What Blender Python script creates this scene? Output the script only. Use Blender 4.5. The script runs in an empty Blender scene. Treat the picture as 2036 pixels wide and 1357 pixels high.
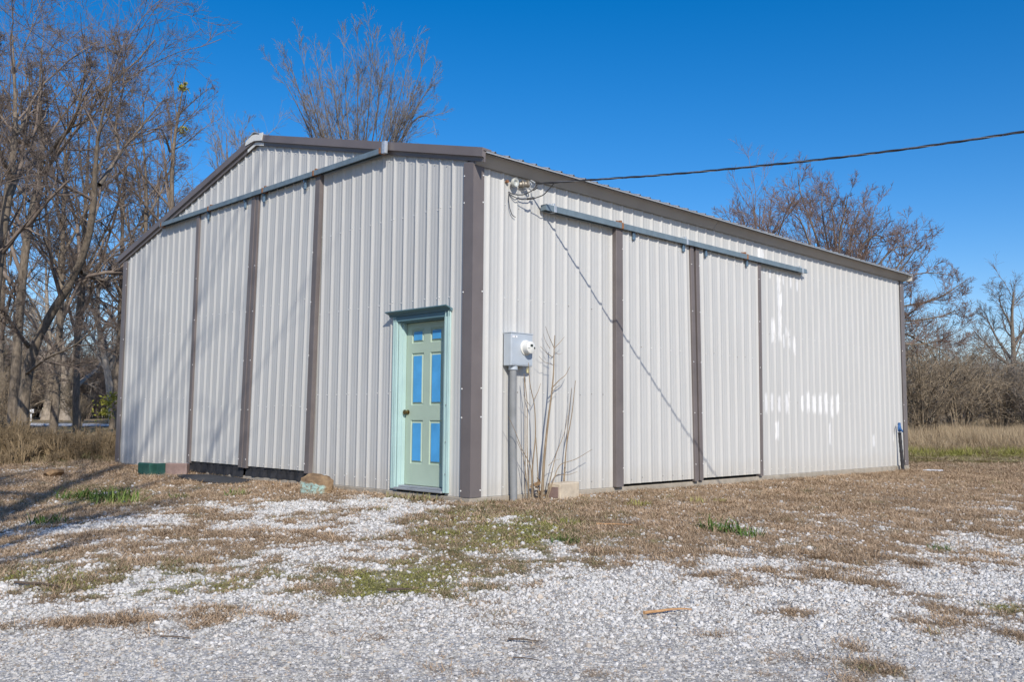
import bpy, math, random
import numpy as np
R = math.radians
scene = bpy.context.scene
COL = scene.collection

# ------------------------------------------------------------------ camera, sky, sun, exposure
CAM = np.array([7.662, -6.968, 0.895]); YAW, PITCH, ROLL, FPX = -0.7884, 0.0854, 0.0075, 1804.8
_cy, _sy, _cp, _sp = math.cos(YAW), math.sin(YAW), math.cos(PITCH), math.sin(PITCH)
FWD = np.array([_sy*_cp, _cy*_cp, _sp]); _r = np.array([_cy, -_sy, 0.0]); _u = np.cross(_r, FWD)
RGT = math.cos(ROLL)*_r + math.sin(ROLL)*_u; UPV = -math.sin(ROLL)*_r + math.cos(ROLL)*_u
from mathutils import Matrix, Vector
cd = bpy.data.cameras.new("camera"); cam = bpy.data.objects.new("camera", cd); COL.objects.link(cam)
cd.sensor_width = 36.0; cd.lens = FPX/2036*36; cd.clip_start = 0.05; cd.clip_end = 3000
cam.matrix_world = Matrix(((RGT[0], UPV[0], -FWD[0], CAM[0]), (RGT[1], UPV[1], -FWD[1], CAM[1]), (RGT[2], UPV[2], -FWD[2], CAM[2]), (0, 0, 0, 1)))
scene.camera = cam

SUN_EL, SUN_TH = R(33), R(32)                       # sun stands over +x, 32 degrees round towards -y
SUN = Vector((math.cos(SUN_TH)*math.cos(SUN_EL), -math.sin(SUN_TH)*math.cos(SUN_EL), math.sin(SUN_EL)))
world = bpy.data.worlds.new("World"); scene.world = world; world.use_nodes = True
wn = world.node_tree; wn.nodes.clear()
wo = wn.nodes.new("ShaderNodeOutputWorld"); wb = wn.nodes.new("ShaderNodeBackground"); ws = wn.nodes.new("ShaderNodeTexSky")
ws.sky_type = 'NISHITA'; ws.sun_disc = False; ws.sun_elevation = SUN_EL; ws.sun_rotation = math.atan2(SUN.x, SUN.y)
ws.altitude = 0; ws.air_density = 1.0; ws.dust_density = 0.4; ws.ozone_density = 3.0
wh = wn.nodes.new("ShaderNodeHueSaturation"); wh.inputs['Saturation'].default_value = 1.45; wh.inputs['Value'].default_value = 1.12
wm = wn.nodes.new('ShaderNodeMix'); wm.data_type = 'RGBA'; wm.blend_type = 'MULTIPLY'; wm.inputs[0].default_value = 1; wm.inputs[7].default_value = (1, .9, 1, 1)
wn.links.new(ws.outputs[0], wh.inputs['Color']); wn.links.new(wh.outputs[0], wm.inputs[6]); wn.links.new(wm.outputs[2], wb.inputs[0]); wb.inputs[1].default_value = 0.125
wn.links.new(wb.outputs[0], wo.inputs[0])
sl = bpy.data.lights.new("sun", 'SUN'); sl.energy = 4.4; sl.angle = R(0.53); sl.color = (1.0, 0.94, 0.845)
so = bpy.data.objects.new("sun", sl); COL.objects.link(so); so.rotation_euler = SUN.to_track_quat('Z', 'Y').to_euler()
so.location = (20, -20, 25)
scene.view_settings.view_transform = 'Standard'; scene.view_settings.look = 'None'
scene.view_settings.exposure = 0.0; scene.view_settings.gamma = 1.0; scene.view_settings.use_curve_mapping = False

def at(px, py, depth):
    """a place in the world, from a bearing out of the surveyed standpoint and a distance"""
    d = FWD + RGT*(px-1018)/FPX + UPV*(678.5-py)/FPX
    return CAM + d*depth

# ------------------------------------------------------------------ mesh helpers
def tag(o, label=None, cat=None, group=None, kind=None):
    if label: o["label"] = label
    if cat: o["category"] = cat
    if group: o["group"] = group
    if kind: o["kind"] = kind
    return o
def empty(name, loc=(0, 0, 0)):
    o = bpy.data.objects.new(name, None); COL.objects.link(o); o.location = loc; o.empty_display_size = 0.1
    return o
def link(name, me, parent=None, mat=None):
    o = bpy.data.objects.new(name, me); COL.objects.link(o)
    if mat is not None:
        if len(me.materials) == 0: me.materials.append(mat)
    if parent is not None:
        o.parent = parent
        if parent.type == 'EMPTY': o.matrix_parent_inverse = Matrix.Translation(-parent.location)
    return o
class MB:
    def __init__(s): s.v = []; s.f = []
    def add(s, vs, fs):
        n = len(s.v); s.v += [tuple(map(float, v)) for v in vs]; s.f += [tuple(n+i for i in f) for f in fs]
    def box(s, x0, x1, y0, y1, z0, z1, bev=0.0):
        if bev <= 0:
            s.add([(x0,y0,z0),(x1,y0,z0),(x1,y1,z0),(x0,y1,z0),(x0,y0,z1),(x1,y0,z1),(x1,y1,z1),(x0,y1,z1)],
                  [(0,3,2,1),(4,5,6,7),(0,1,5,4),(1,2,6,5),(2,3,7,6),(3,0,4,7)])
        else:
            b = bev; X = (x0,x1); Y = (y0,y1); Z = (z0,z1); V = {}; vs = []
            for i in (0,1):
                for j in (0,1):
                    for k in (0,1):
                        sx, sy, sz = (1 if i == 0 else -1), (1 if j == 0 else -1), (1 if k == 0 else -1)
                        for a, c in (('x', (X[i], Y[j]+sy*b, Z[k]+sz*b)), ('y', (X[i]+sx*b, Y[j], Z[k]+sz*b)), ('z', (X[i]+sx*b, Y[j]+sy*b, Z[k]))):
                            V[(a,i,j,k)] = len(vs); vs.append(c)
            fs = []
            for i in (0,1):
                q = [V[('x',i,0,0)],V[('x',i,1,0)],V[('x',i,1,1)],V[('x',i,0,1)]]; fs.append(tuple(q if i else q[::-1]))
                q = [V[('y',0,i,0)],V[('y',0,i,1)],V[('y',1,i,1)],V[('y',1,i,0)]]; fs.append(tuple(q if i else q[::-1]))
                q = [V[('z',0,0,i)],V[('z',1,0,i)],V[('z',1,1,i)],V[('z',0,1,i)]]; fs.append(tuple(q if i else q[::-1]))
                for j in (0,1):
                    fs.append((V[('x',i,j,0)],V[('x',i,j,1)],V[('y',i,j,1)],V[('y',i,j,0)]))
                    fs.append((V[('x',i,0,j)],V[('x',i,1,j)],V[('z',i,1,j)],V[('z',i,0,j)]))
                    fs.append((V[('y',0,i,j)],V[('y',1,i,j)],V[('z',1,i,j)],V[('z',0,i,j)]))
                    for k in (0,1): fs.append((V[('x',i,j,k)],V[('y',i,j,k)],V[('z',i,j,k)]))
            s.add(vs, fs)
    def tube(s, pts, rad, sides=8, cap=True):
        pts = [Vector(p) for p in pts]; n = len(pts)
        if not hasattr(rad, '__len__'): rad = [rad]*n
        t0 = (pts[1]-pts[0]).normalized(); ref = Vector((0,0,1)) if abs(t0.z) < .9 else Vector((1,0,0))
        u = t0.cross(ref).normalized(); vs = []
        for i in range(n):
            t = (pts[min(i+1,n-1)]-pts[max(i-1,0)]).normalized()
            u = (u - t*u.dot(t)).normalized(); w = t.cross(u)
            for k in range(sides):
                a = 2*math.pi*k/sides; vs.append(pts[i]+(u*math.cos(a)+w*math.sin(a))*rad[i])
        fs = []
        for i in range(n-1):
            for k in range(sides):
                a = i*sides+k; b = i*sides+(k+1) % sides; fs.append((a, b, b+sides, a+sides))
        if cap: fs.append(tuple(range(sides))[::-1]); fs.append(tuple((n-1)*sides+k for k in range(sides)))
        s.add(vs, fs)
    def extrude(s, poly, a, b):
        """closed profile poly of 3d points given at both ends"""
        n = len(a); s.add(list(a)+list(b), [(i, (i+1) % n, n+(i+1) % n, n+i) for i in range(n)]+[tuple(range(n))[::-1], tuple(range(n, 2*n))])
    def mesh(s, name, smooth=False):
        me = bpy.data.meshes.new(name); me.from_pydata(s.v, [], s.f); me.update()
        if smooth: me.polygons.foreach_set("use_smooth", [True]*len(me.polygons))
        return me
    def build(s, name, mat, parent=None, smooth=False):
        import bmesh
        me = s.mesh(name, smooth); bm = bmesh.new(); bm.from_mesh(me); bmesh.ops.recalc_face_normals(bm, faces=bm.faces); bm.to_mesh(me); bm.free()
        if smooth:
            try: me.set_sharp_from_angle(angle=R(40))
            except Exception: pass
        return link(name, me, parent, mat)
def quads_mesh(name, V, Q, smooth=False, tris=None):
    me = bpy.data.meshes.new(name); V = np.asarray(V, np.float32); Q = np.asarray(Q, np.int32); k = Q.shape[1]
    me.vertices.add(len(V)); me.vertices.foreach_set("co", V.ravel())
    me.loops.add(Q.size); me.loops.foreach_set("vertex_index", Q.ravel())
    me.polygons.add(len(Q)); me.polygons.foreach_set("loop_start", np.arange(0, Q.size, k, dtype=np.int32))
    try: me.polygons.foreach_set("loop_total", np.full(len(Q), k, np.int32))
    except Exception: pass
    if smooth: me.polygons.foreach_set("use_smooth", np.ones(len(Q), bool))
    me.update(calc_edges=True); me.validate()
    return me

# ------------------------------------------------------------------ materials
class NT:
    def __init__(s, name):
        s.m = bpy.data.materials.new(name); s.m.use_nodes = True; s.t = s.m.node_tree; s.n = s.t.nodes; s.b = s.n["Principled BSDF"]
    def new(s, t, **kw):
        n = s.n.new(t)
        for k, v in kw.items(): setattr(n, k, v)
        return n
    def lk(s, a, b): s.t.links.new(a, b)
    def ramp(s, fac, stops, interp='LINEAR'):
        r = s.new("ShaderNodeValToRGB"); r.color_ramp.interpolation = interp
        e = r.color_ramp.elements
        while len(e) < len(stops): e.new(0.5)
        for el, (p, c) in zip(e, stops):
            el.position = p; el.color = (c[0], c[1], c[2], 1) if hasattr(c, '__len__') else (c, c, c, 1)
        s.lk(fac, r.inputs[0]); return r.outputs[0]
    def coord(s, out='Object', scale=(1,1,1)):
        c = s.new("ShaderNodeTexCoord"); m = s.new("ShaderNodeMapping"); m.inputs['Scale'].default_value = scale
        s.lk(c.outputs[out], m.inputs[0]); return m.outputs[0]
    def noise(s, vec, scale, detail=4, rough=.55):
        n = s.new("ShaderNodeTexNoise"); n.inputs['Scale'].default_value = scale; n.inputs['Detail'].default_value = detail; n.inputs['Roughness'].default_value = rough
        s.lk(vec, n.inputs['Vector']); return n.outputs[0]
    def mix(s, fac, a, b, mode='MIX'):
        n = s.new("ShaderNodeMix", data_type='RGBA', blend_type=mode)
        for sock, v in ((n.inputs[0], fac), (n.inputs[6], a), (n.inputs[7], b)):
            if hasattr(v, 'is_output'): s.lk(v, sock)
            elif hasattr(v, '__len__'): sock.default_value = (v[0], v[1], v[2], 1)
            else: sock.default_value = v if sock.type == 'VALUE' else (v, v, v, 1)
        return n.outputs[2]
    def math(s, op, a, b=0.0):
        n = s.new("ShaderNodeMath", operation=op)
        for sock, v in zip(n.inputs, (a, b)):
            if hasattr(v, 'is_output'): s.lk(v, sock)
            else: sock.default_value = v
        return n.outputs[0]
    def bump(s, h, strength=.3, dist=.01):
        b = s.new("ShaderNodeBump"); b.inputs['Strength'].default_value = strength; b.inputs['Distance'].default_value = dist
        s.lk(h, b.inputs['Height']); s.lk(b.outputs[0], s.b.inputs['Normal'])
    def set(s, color=None, rough=None, metal=None, spec=None):
        for k, v in (('Base Color', color), ('Roughness', rough), ('Metallic', metal), ('Specular IOR Level', spec)):
            if v is None: continue
            if hasattr(v, 'is_output'): s.lk(v, s.b.inputs[k])
            else: s.b.inputs[k].default_value = (v[0], v[1], v[2], 1) if hasattr(v, '__len__') else v
        return s.m
def simple(name, c, rough=.6, metal=0.0, var=.12, scale=6, spec=.5, bump=0.0, dirt=None):
    t = NT(name); v = t.coord(); n = t.noise(v, scale, 5)
    c0 = tuple(x*(1-var) for x in c); c1 = tuple(min(1, x*(1+var)) for x in c)
    col = t.ramp(n, [(.3, c0), (.7, c1)])
    if dirt:
        d = t.ramp(t.noise(v, scale*.6, 6, .7), [(.55, 0), (.75, 1)]); col = t.mix(t.math('MULTIPLY', d, dirt[1]), col, dirt[0])
    if bump: t.bump(t.noise(v, scale*8, 4), bump, .01)
    return t.set(col, rough, metal, spec)

def siding(name, c, wall):
    t = NT(name); v = t.coord(scale=(1, 1, .12)); n1 = t.noise(v, 9, 5, .6); v2 = t.coord(); n2 = t.noise(v2, .7, 4)
    col = t.ramp(n1, [(.3, tuple(x*.95 for x in c)), (.7, tuple(x*1.03 for x in c))])
    col = t.mix(t.ramp(n2, [(.4, 0), (.75, .25)]), col, tuple(x*y for x, y in zip(c, (.88, .87, .85))))
    # soil splashed up from the ground along the lowest hand's breadth
    sep = t.new("ShaderNodeSeparateXYZ"); t.lk(v2, sep.inputs[0])
    lo = t.ramp(t.math('ADD', sep.outputs[2], t.math('MULTIPLY', t.noise(v2, 7, 4), .35)), [(.18, .35), (.5, 0)])
    col = t.mix(lo, col, (.42, .37, .29))
    if wall == 'paint':
        a = t.new("ShaderNodeAttribute", attribute_name="paint"); f = t.math('ADD', a.outputs['Fac'], t.math('MULTIPLY', t.math('SUBTRACT', t.noise(t.coord(scale=(1,1,.25)), 30, 4), .5), .9))
        col = t.mix(t.ramp(f, [(.34, 0), (.66, .72)]), col, (.82, .82, .81))
    t.bump(t.noise(v2, 2.2, 3), .10, .05)
    return t.set(col, .5, 0, .8)
M = {}
M['gable'] = siding('siding_gable', (.525, .524, .503), None)
M['siding_paint'] = siding('siding_repainted', (.525, .524, .503), 'paint')
M['trim'] = simple('brown_trim', (.16, .139, .135), .42, 0, .10, 2.2, .4, dirt=((.21, .185, .17), .35))
M['trim_worn'] = simple('brown_trim_worn', (.155, .135, .13), .5, 0, .12, 3, .4, dirt=((.2, .17, .15), .45))
M['soffit'] = simple('soffit_grey', (.37, .36, .35), .5, 0, .06, 2, .3)
M['white_metal'] = simple('primer_white', (.72, .72, .68), .5, 0, .06, 5)
M['galv'] = simple('galvanised_rail', (.17, .225, .26), .5, .15, .14, 12, .45)
M['galv_light'] = simple('galvanised_plate', (.5, .54, .58), .4, .4, .15, 20, .5)
M['blue_galv'] = simple('hanger_steel', (.16, .25, .34), .4, .4, .25, 30, .5)
M['rust'] = simple('rusty_steel', (.26, .13, .07), .8, 0, .4, 40, .2, dirt=((.45, .38, .3), .6))
M['black_rubber'] = simple('black_rubber', (.035, .035, .038), .75, 0, .3, 9, .3, dirt=((.09, .085, .08), .6))
M['dark'] = simple('dark_frame', (.03, .028, .026), .8)
M['concrete'] = simple('slab_concrete', (.36, .32, .26), .9, 0, .18, 9, .2, bump=.35, dirt=((.22, .19, .15), .7))
M['roof'] = simple('roof_galvalume', (.42, .43, .43), .42, .3, .1, 2, .5)
M['screw'] = simple('screw_head', (.8, .8, .78), .35, .2, .05)
M['screw_dark'] = simple('screw_head_dark', (.3, .29, .28), .5, .2, .2)
M['porcelain'] = simple('porcelain', (.52, .54, .51), .2, 0, .2, 25, .6)
M['old_metal'] = simple('weathered_clamp', (.30, .27, .23), .45, .4, .35, 40)
M['black_wire'] = simple('wire_black', (.035, .036, .04), .5, 0, .2, 12)
M['bare_wire'] = simple('wire_bare', (.3, .3, .3), .4, .5, .2, 30)
M['grey_box'] = simple('meter_grey', (.45, .50, .55), .42, .1, .05, 6, .45)
M['conduit'] = simple('conduit_grey', (.24, .25, .255), .6, 0, .14, 6, .35)
M['meter_white'] = simple('meter_plastic', (.70, .70, .66), .3, 0, .04)
M['lcd'] = simple('meter_display', (.04, .05, .045), .2)
M['brass'] = simple('old_brass', (.22, .15, .06), .3, .85, .3, 30)
M['padlock'] = simple('padlock_brass', (.62, .57, .33), .45, .3, .1, 20)
M['door_green'] = simple('door_pale_green', (.40, .50, .40), .5, 0, .06, 2.5, .4, dirt=((.36, .42, .38), .35))
M['door_aqua'] = simple('frame_aqua', (.42, .575, .555), .5, 0, .07, 3, .4, dirt=((.3, .44, .46), .4))
M['hood_teal'] = simple('hood_teal', (.10, .185, .215), .5, 0, .1, 5, .4)
M['door_blue'] = simple('panel_blue', (.075, .34, .66), .5, 0, .12, 5, .4)
M['sill'] = simple('sill_metal', (.33, .35, .37), .5, .2, .12, 8)
M['green_paint'] = simple('block_green_paint', (.018, .075, .06), .7, 0, .3, 9, .3, bump=.4, dirt=((.11, .14, .12), .8))
M['brown_block'] = simple('block_brown', (.24, .17, .15), .85, 0, .2, 9, .2, bump=.5, dirt=((.33, .28, .26), .7))
M['tan_block'] = simple('block_tan', (.55, .47, .36), .9, 0, .14, 10, .2, bump=.5, dirt=((.36, .26, .18), .5))
M['mat'] = simple('rubber_mat', (.055, .056, .058), .8, 0, .2, 5, .25, bump=.2, dirt=((.16, .14, .12), .5))
M['pvc'] = simple('white_plastic', (.75, .76, .77), .5, 0, .05)
M['hyd_blue'] = simple('hydrant_blue', (.03, .11, .28), .4, .1, .15, 12)
M['tape_black'] = simple('pipe_wrap', (.022, .022, .026), .45, 0, .3, 25, .5, bump=.4)
M['wood_pole'] = simple('pole_wood', (.2, .15, .1), .9, 0, .2, 8, .2, bump=.4)
M['leaf_dead'] = simple('dead_leaves', (.24, .155, .085), .8, 0, .3, 30, .2)

def bark(name, c0, c1, scale=14):
    t = NT(name); v = t.coord(scale=(1, 1, .3)); n = t.noise(v, scale, 6, .7)
    col = t.ramp(n, [(.3, c0), (.68, c1)]); t.bump(n, .5, .02); return t.set(col, .9, 0, .15)
M['bark'] = bark('bark_grey_brown', (.08, .065, .05), (.27, .222, .17))
M['bark_pale'] = bark('bark_pale', (.20, .17, .14), (.44, .38, .31))
M['twig'] = bark('twig_brown', (.12, .094, .078), (.275, .222, .182), 6)
M['twig_red'] = bark('twig_reddish', (.14, .10, .085), (.31, .225, .185), 6)
M['twig_grey'] = bark('twig_grey', (.15, .13, .11), (.33, .29, .245), 6)
M['twig_tan'] = bark('twig_tan', (.17, .135, .095), (.37, .30, .215), 6)
M['sapling'] = bark('sapling_bark', (.17, .125, .08), (.36, .28, .19), 20)
def blades(name, stops, trans=.0):
    t = NT(name); o = t.new("ShaderNodeObjectInfo"); col = t.ramp(o.outputs['Random'], stops)
    v = t.coord('Object'); col = t.mix(.35, col, t.ramp(t.noise(v, 90, 2), [(.3, tuple(x*.6 for x in stops[0][1])), (.7, tuple(min(1, x*1.25) for x in stops[-1][1]))]))
    return t.set(col, .85, 0, .15)
M['dry_grass'] = blades('dry_grass', [(0, (.30, .20, .12)), (.5, (.50, .355, .225)), (1, (.63, .48, .33))])
M['dry_grass_dark'] = blades('dry_grass_dark', [(0, (.21, .14, .085)), (.5, (.38, .27, .17)), (1, (.52, .39, .26))])
M['dark_grass'] = blades('dull_olive_grass', [(0, (.12, .125, .05)), (.5, (.19, .185, .08)), (1, (.32, .285, .15))])
M['moss_grass'] = blades('mossy_grass', [(0, (.17, .18, .04)), (.5, (.29, .30, .07)), (1, (.42, .39, .14))])
M['tall_grass'] = blades('tall_dry_grass', [(0, (.30, .215, .13)), (.5, (.42, .32, .20)), (1, (.52, .42, .28))])
M['weed'] = blades('dry_weeds', [(0, (.11, .08, .045)), (.5, (.21, .155, .09)), (1, (.33, .25, .155))])
M['green_grass'] = blades('green_grass', [(0, (.05, .105, .02)), (.5, (.085, .165, .03)), (1, (.19, .24, .07))])
M['yellow_green'] = blades('yellow_green_leaf', [(0, (.16, .16, .03)), (.5, (.28, .28, .05)), (1, (.38, .36, .08))])
def stones(name='limestone_gravel', k=1.0):
    t = NT(name); o = t.new("ShaderNodeObjectInfo")
    col = t.ramp(o.outputs['Random'], [(0, (.34, .33, .315)), (.12, (.52, .51, .48)), (.5, (.675, .655, .62)), (.82, (.775, .75, .71)), (.92, (.58, .49, .39)), (1, (.24, .22, .20))])
    v = t.coord(); n = t.noise(v, 40, 4); col = t.mix(.3, col, t.ramp(n, [(.3, .35), (.7, .8)]), 'MULTIPLY')
    if k != 1: col = t.mix(1.0, col, (k, k*.99, k*.97), 'MULTIPLY')
    return t.set(col, .85, 0, .25)
M['stone'] = stones(); M['stone_grey'] = stones('trodden_grey_gravel', .82)
def rock_mat():
    t = NT('painted_rock'); v = t.coord(); n = t.noise(v, 5, 6, .65); col = t.ramp(n, [(.3, (.11, .075, .05)), (.5, (.25, .17, .10)), (.68, (.40, .29, .165))])
    g = t.new("ShaderNodeNewGeometry"); s = t.new("ShaderNodeSeparateXYZ"); t.lk(g.outputs['True Normal'], s.inputs[0])
    a = t.new("ShaderNodeAttribute", attribute_name="paint")
    f = t.math('MULTIPLY', a.outputs['Fac'], t.ramp(t.noise(v, 22, 6, .75), [(.40, 0), (.54, .85)]))
    col = t.mix(f, col, (.34, .52, .49)); t.bump(t.noise(v, 14, 6, .7), .8, .03); return t.set(col, .85, 0, .2)
M['rock'] = rock_mat()

GRASS_MAP="9999999999999998776555544455566555544555654322124100000000000000000000000000222222222222222222222222222222222222999999999999999988766555444455666555445556654321242000000000000000000000000002222222222222222222222222222222222299999999999999999987765555444556665554445566543211320000000000000000000000000022222222222222222222222222222222229999999999999999999887665554445566655544455665432213300000000000000000000000000222222222222222222222222222222222999999999999999999999877655544445566555444555654322124100000000000000000000000002222222222222222222222222222222299999999999999999999998876655544455665555445556654321242000000000000000000000000022222222222222222222222222222229999999999999999999999998776555444556665554455566543211320000000000000000000000000222222222222222222222222222222999999999999999999999999988765554444566655544455665432213300000000000000000000000002222222222222222222222222222299999999999999999999999999987665554445566555444555654422124100000000000000000000000022222222222222222222222222229999999999999999999999999999887655544455665554445556654321241000000000000000000000000222222222222222222222222222999999999999999999999999999998876555444556665554445566543211320000000000000000000000002222222222222222222222222299999999999999999999999999999998766554445566655544455565432213300000000000000000000000022222222222222222222222229999999999999999999999999999999988765554445666555444555665432123100000000000000000000000222222222222222222222222999999999999999999999999999999999987655544455665555444556654321241000000000000000000000002222222222222222222222299999999999999999999999999999999999876555444556665554445566543211320000000000000000000000022222222222222222222229999999999999999999999999999999999998776554445566655544455565432213200000000000000000000000222222222222222222222999999999999999999999999999999999999988765554445566655544455665432133000000000000000000000002222222222222222222299999999999999999999999999999999999999987655544455666555444556654321230000000000000000000000022222222222222222229999999999999999999999999999999999999999876555444455665554445556543212410000000000000000000000222222222222222222999999999999999999999999999999999999999998776555444556665554445566532114310000000000000000000002222222222222222299999999999999999999999999999999999999999988765554445566655544455664310141000000000000000000000022222222222222229999999999999999999999999999999999999999999987665554445566555444555643113520000000000000000000002222222222222222999999999999999999999999999999999999999999999877655544455666665555456542376200000000000000000000022222222222222299999999999999999999999999999999999999999999998876555444455666665555554322431121000000000000000000222222222222229999999999999999999999999999999999999999999999998776544433455566555554542112111000000000000000000002222222222222999999999999999999999999999999999999999999999999987654443334456655555554433111100000000000000000000022222222222299999999999999999999999999999999999999999999999998876543333455666555545556620010000000000000000000000222222222229999999999999999999999999999999999999999999999998887765433445666666644457764101200000000000000000000002222222222999999999999999999999999999999999999999999999999988876543334456666654345665310000000000000000000000000022222222299999999999999999999999999999999999999999999999999876544333344555666433466632000000000100000000000000000222222229999999999999999999999999999999999999999999999999987665433334445565443346764210000100010000000000000000002222222999999999999999999999999999999999999999999999999988877654333444444333346877421000010010000000000000000000022222299999999999999999999999999999999999999999999999998888765443333433222246887763111112101000000000000000000000222229999999999999999999999999999999999999999999999999998876544433333222257888766411211131121100000000000000000002222999999999999999999999999999999999999999999999999999887654444333222357998875653122101113211000000000000000000022299999999999999999999999999999999999999999999999999988765544444321358999888766423210023332100000000000000000000229999999999999999999999999999999999999999999999999999876655554322358988888877742221102334321000000000000000000002999999999999999999999999999999999999999999999999999887666665433458898778888774112121244432110000000000000000000099999999999999999999999999999999999999999999999999887777666544567899876899876421134213444321100000000000000000009999999999999999999999999999999999999999999999999988887777766667889987789987653224421144443210000000000000000000999999999999999999999999999999999999999999999999998888888887777788999888999875433542102444332100000000000000000099999999999999999999999999999999999999999999999999988888998877788889988899987654455211034443211000000000000000009999999999999999999999999999999999999999999999999998889999888888888999999898776566632101444432110000000000000000999999999999999999999999999999999999999999999999999999999888877888899999888767767674321024444321000000000000000099999999999999999999999999999999999999999999999999999999988877778899999987766677766533110344432110000000000000009999999999999999999999999999999999999999999999999999999988877777889999998766667776553321014444321100000000000000999999999999999999999999999999999999999999999999999999998887777788999999876666777644333210244443211000000000000099999999999999999999999999999999999999999999999999999999888877788899999987666778864433321103444322100000000000009999999999999999999999999999999999999999999999999999999988888778899999998766677875444333210144443211000000000000999999999999999999999999999999999999999999999999999999998888888889999999877677786544433332102444432110000000000099999999999999999999999999999999999999999999999999999999988888888999999987777787654444333211034443321000000000009999999999999999999999999999999999999999999999999999999999888888999999998777778755434433332101444432110000000000999999999999999999999999999999999999999999999999999999999998889999999999877888864543344333321024444321100000000099999999999999999999999999999999999999999999999999999999999999999999999988888875465434443332110344433211000000009999999999999999999999999999999999999999999999999999999999999999999999998889886457643344333321014444322100000000999999999999999999999999999999999999999999999999999999999999999999999999999987536775434443332110244443211000000099999999999999999999999999999999999999999999999999999999999999999999999999998754677653344333321003444432110000009999999999999999999999999999999999999999999999999999999999999999999999999999875578775433443333210144443321100000999999999999999999999999999999999999999999999999999999999999999999999999999886568877653344433321102444432110000099999999999999999999999999999999999999999999999999999999999999999999999999998656788776433443333210034444321100009999999999999999999999999999999999999999999999999999999999999999999999999999866678877654344433332101444433211000999999999999999999999999999999999999999999999999999999999999999999999999999987667788776433443333211024444322110099999999999999999999999999999999999999999999999999999999999999999999999999998765678877654344433332101344443211009999999999999999999999999999999999999999999999999999999999999999999999999999876567788776433444333321014444332110999999999999999999999999999999999999999999999999999999999999999999999999999987655678877754334433332110244443221199999999999999999999999999999999999999999999999999999999999999999999999999998755567788776533444333321013444432119999999999999999999999999999999999999999999999999999999999999999999999999999876555678887754334433332110144444321999999999999999999999999999999999999999999999999999999999999999999999999999986655567788776533444333321102444433299999999999999999999999999999999999999999999999999999999999999999999999999998666555678887764334443333210134444329999999999999999999999999999999999999999999999999999999999999999999999999998866655567788776543444333321101444443999999999999999999999999999999999999999999999999999999999999999999999999999877666555678887764334443333211024444399999999999999999999999999999999999999999999999999999999999999999999999999988766655567788776543344333332101344449999999999999999999999999999999999999999999999999999999999999999999999999998877666555678887765334443333211014444999999999999999999999999999999999999999999999999999999999999999999999999999987766655567788776543344433332100244499999999999999999999999999999999999999999999999999999999999999999999999999998876666555678887765334443333221013449999999999999999999999999999999999999999999999999999999999999999999999999999887766655567788777543344433332110244999999999999999999999999999999999999999999999999999999999999999999999999999998876666555678887765434443333321002499999999999999999999999999999999999999999999999999999999999999999999999999999887766655567788777543344433332110139999999999999999999999999999999999999999999999999999999999999999999999999999998776666555678887765433444333321102999999999999999999999999999999999999999999999999999999999999999999999999999999887766655567788777643344433333210099999999999999999999999999999999999999999999999999999999999999999999999999999988776665555678887765433444333321109999999999999999999999999999999999999999999999999999999999999999999999999999999887766655567788877653344433333211999999999999999999999999999999999999999999999999999999999999999999999999999999988776665555678887765433444333322199999999999999999999999999999999999999999999999999999999999999999999999999999999887666655566788877654334443333219999999999999999999999999999999999999999999999999999999999999999999999999999999988776665555678887765433444333332999999999999999999999999999999999999999999999999999999999999999999999999999999999887666655566788877654334443333299999999999999999999999999999999999999999999999999999999999999999999999999999999988776665555678887775433444333339999999999999999999999999999999999999999999999999999999999999999999999999999999998877666655566788877654334443333999999999999999999999999999999999999999999999999999999999999999999999999999999999988776665555677887776433444433399999999999999999999999999999999999999999999999999999999999999999999999999999999998877666655566788877654334443339999999999999999999999999999999999999999999999999999999999999999999999999999999999988776665555677887776543344433999999999999999999999999999999999999999999999999999999999999999999999999999999999998877666655566788877654334443399999999999999999999999999999999999999999999999999999999999999999999999999999999999988776665555677888776543344439999999999999999999999999999999999999999999999999999999999999999999999999999999999998877666655566788877764334444999999999999999999999999999999999999999999999999999999999999999999999999999999999999988776665555677888776543344499999999999999999999999999999999999999999999999999999999999999999999999999999999999998877666655566788877765433449999999999999999999999999999999999999999999999999999999999999999999999999999999999999988776665555677888776543344999999999999999999999999999999999999999999999999999999999999999999999999999999999999998877666655566788877765433499999999999999999999999999999999999999999999999999999999999999999999999999999999999999988776665555677888776543349999999999999999999999999999999999999999999999999999999999999999999999999999999999999998877666655566778877765433999999999999999999999999999999999999999999999999999999999999999999999999999999999999999988776665555677888777653399999999999999999999999999999999999999999999999999999999999999999999999999999999999999998877666655566778887765439999999999999999999999999999999999999999999999999999999999999999999999999999999999999999888776665555667888777654999999999999999999999999999999999999999999999999999999999999999999999999999999999999999998877666655566778887765499999999999999999999999999999999999999999999999999999999999999999999999999999999999999999888776665555667888777659999999999999999999999999999999999999999999999999999999999999999999999999999999999999999998877666655556778887765999999999999999999999999999999999999999999999999999999999999999999999999999999999999999999887776665555667888777699999999999999999999999999999999999999999999999999999999999999999999999999999999999999999998877666655556778887779999999999999999999999999999999999999999999999999999999999999999999999999999999999999999999887776665555667888877999999999999999999999999999999999999999999999999999999999999999999999999999999999999999999998877666655556778887799999999999999999999999999999999999999999999999999999999999999999999999999999999999999999999887776665555667788879999999999999999999999999999999999999999999999999999999999999999999999999999999999999999999998877666655556778887"
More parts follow.
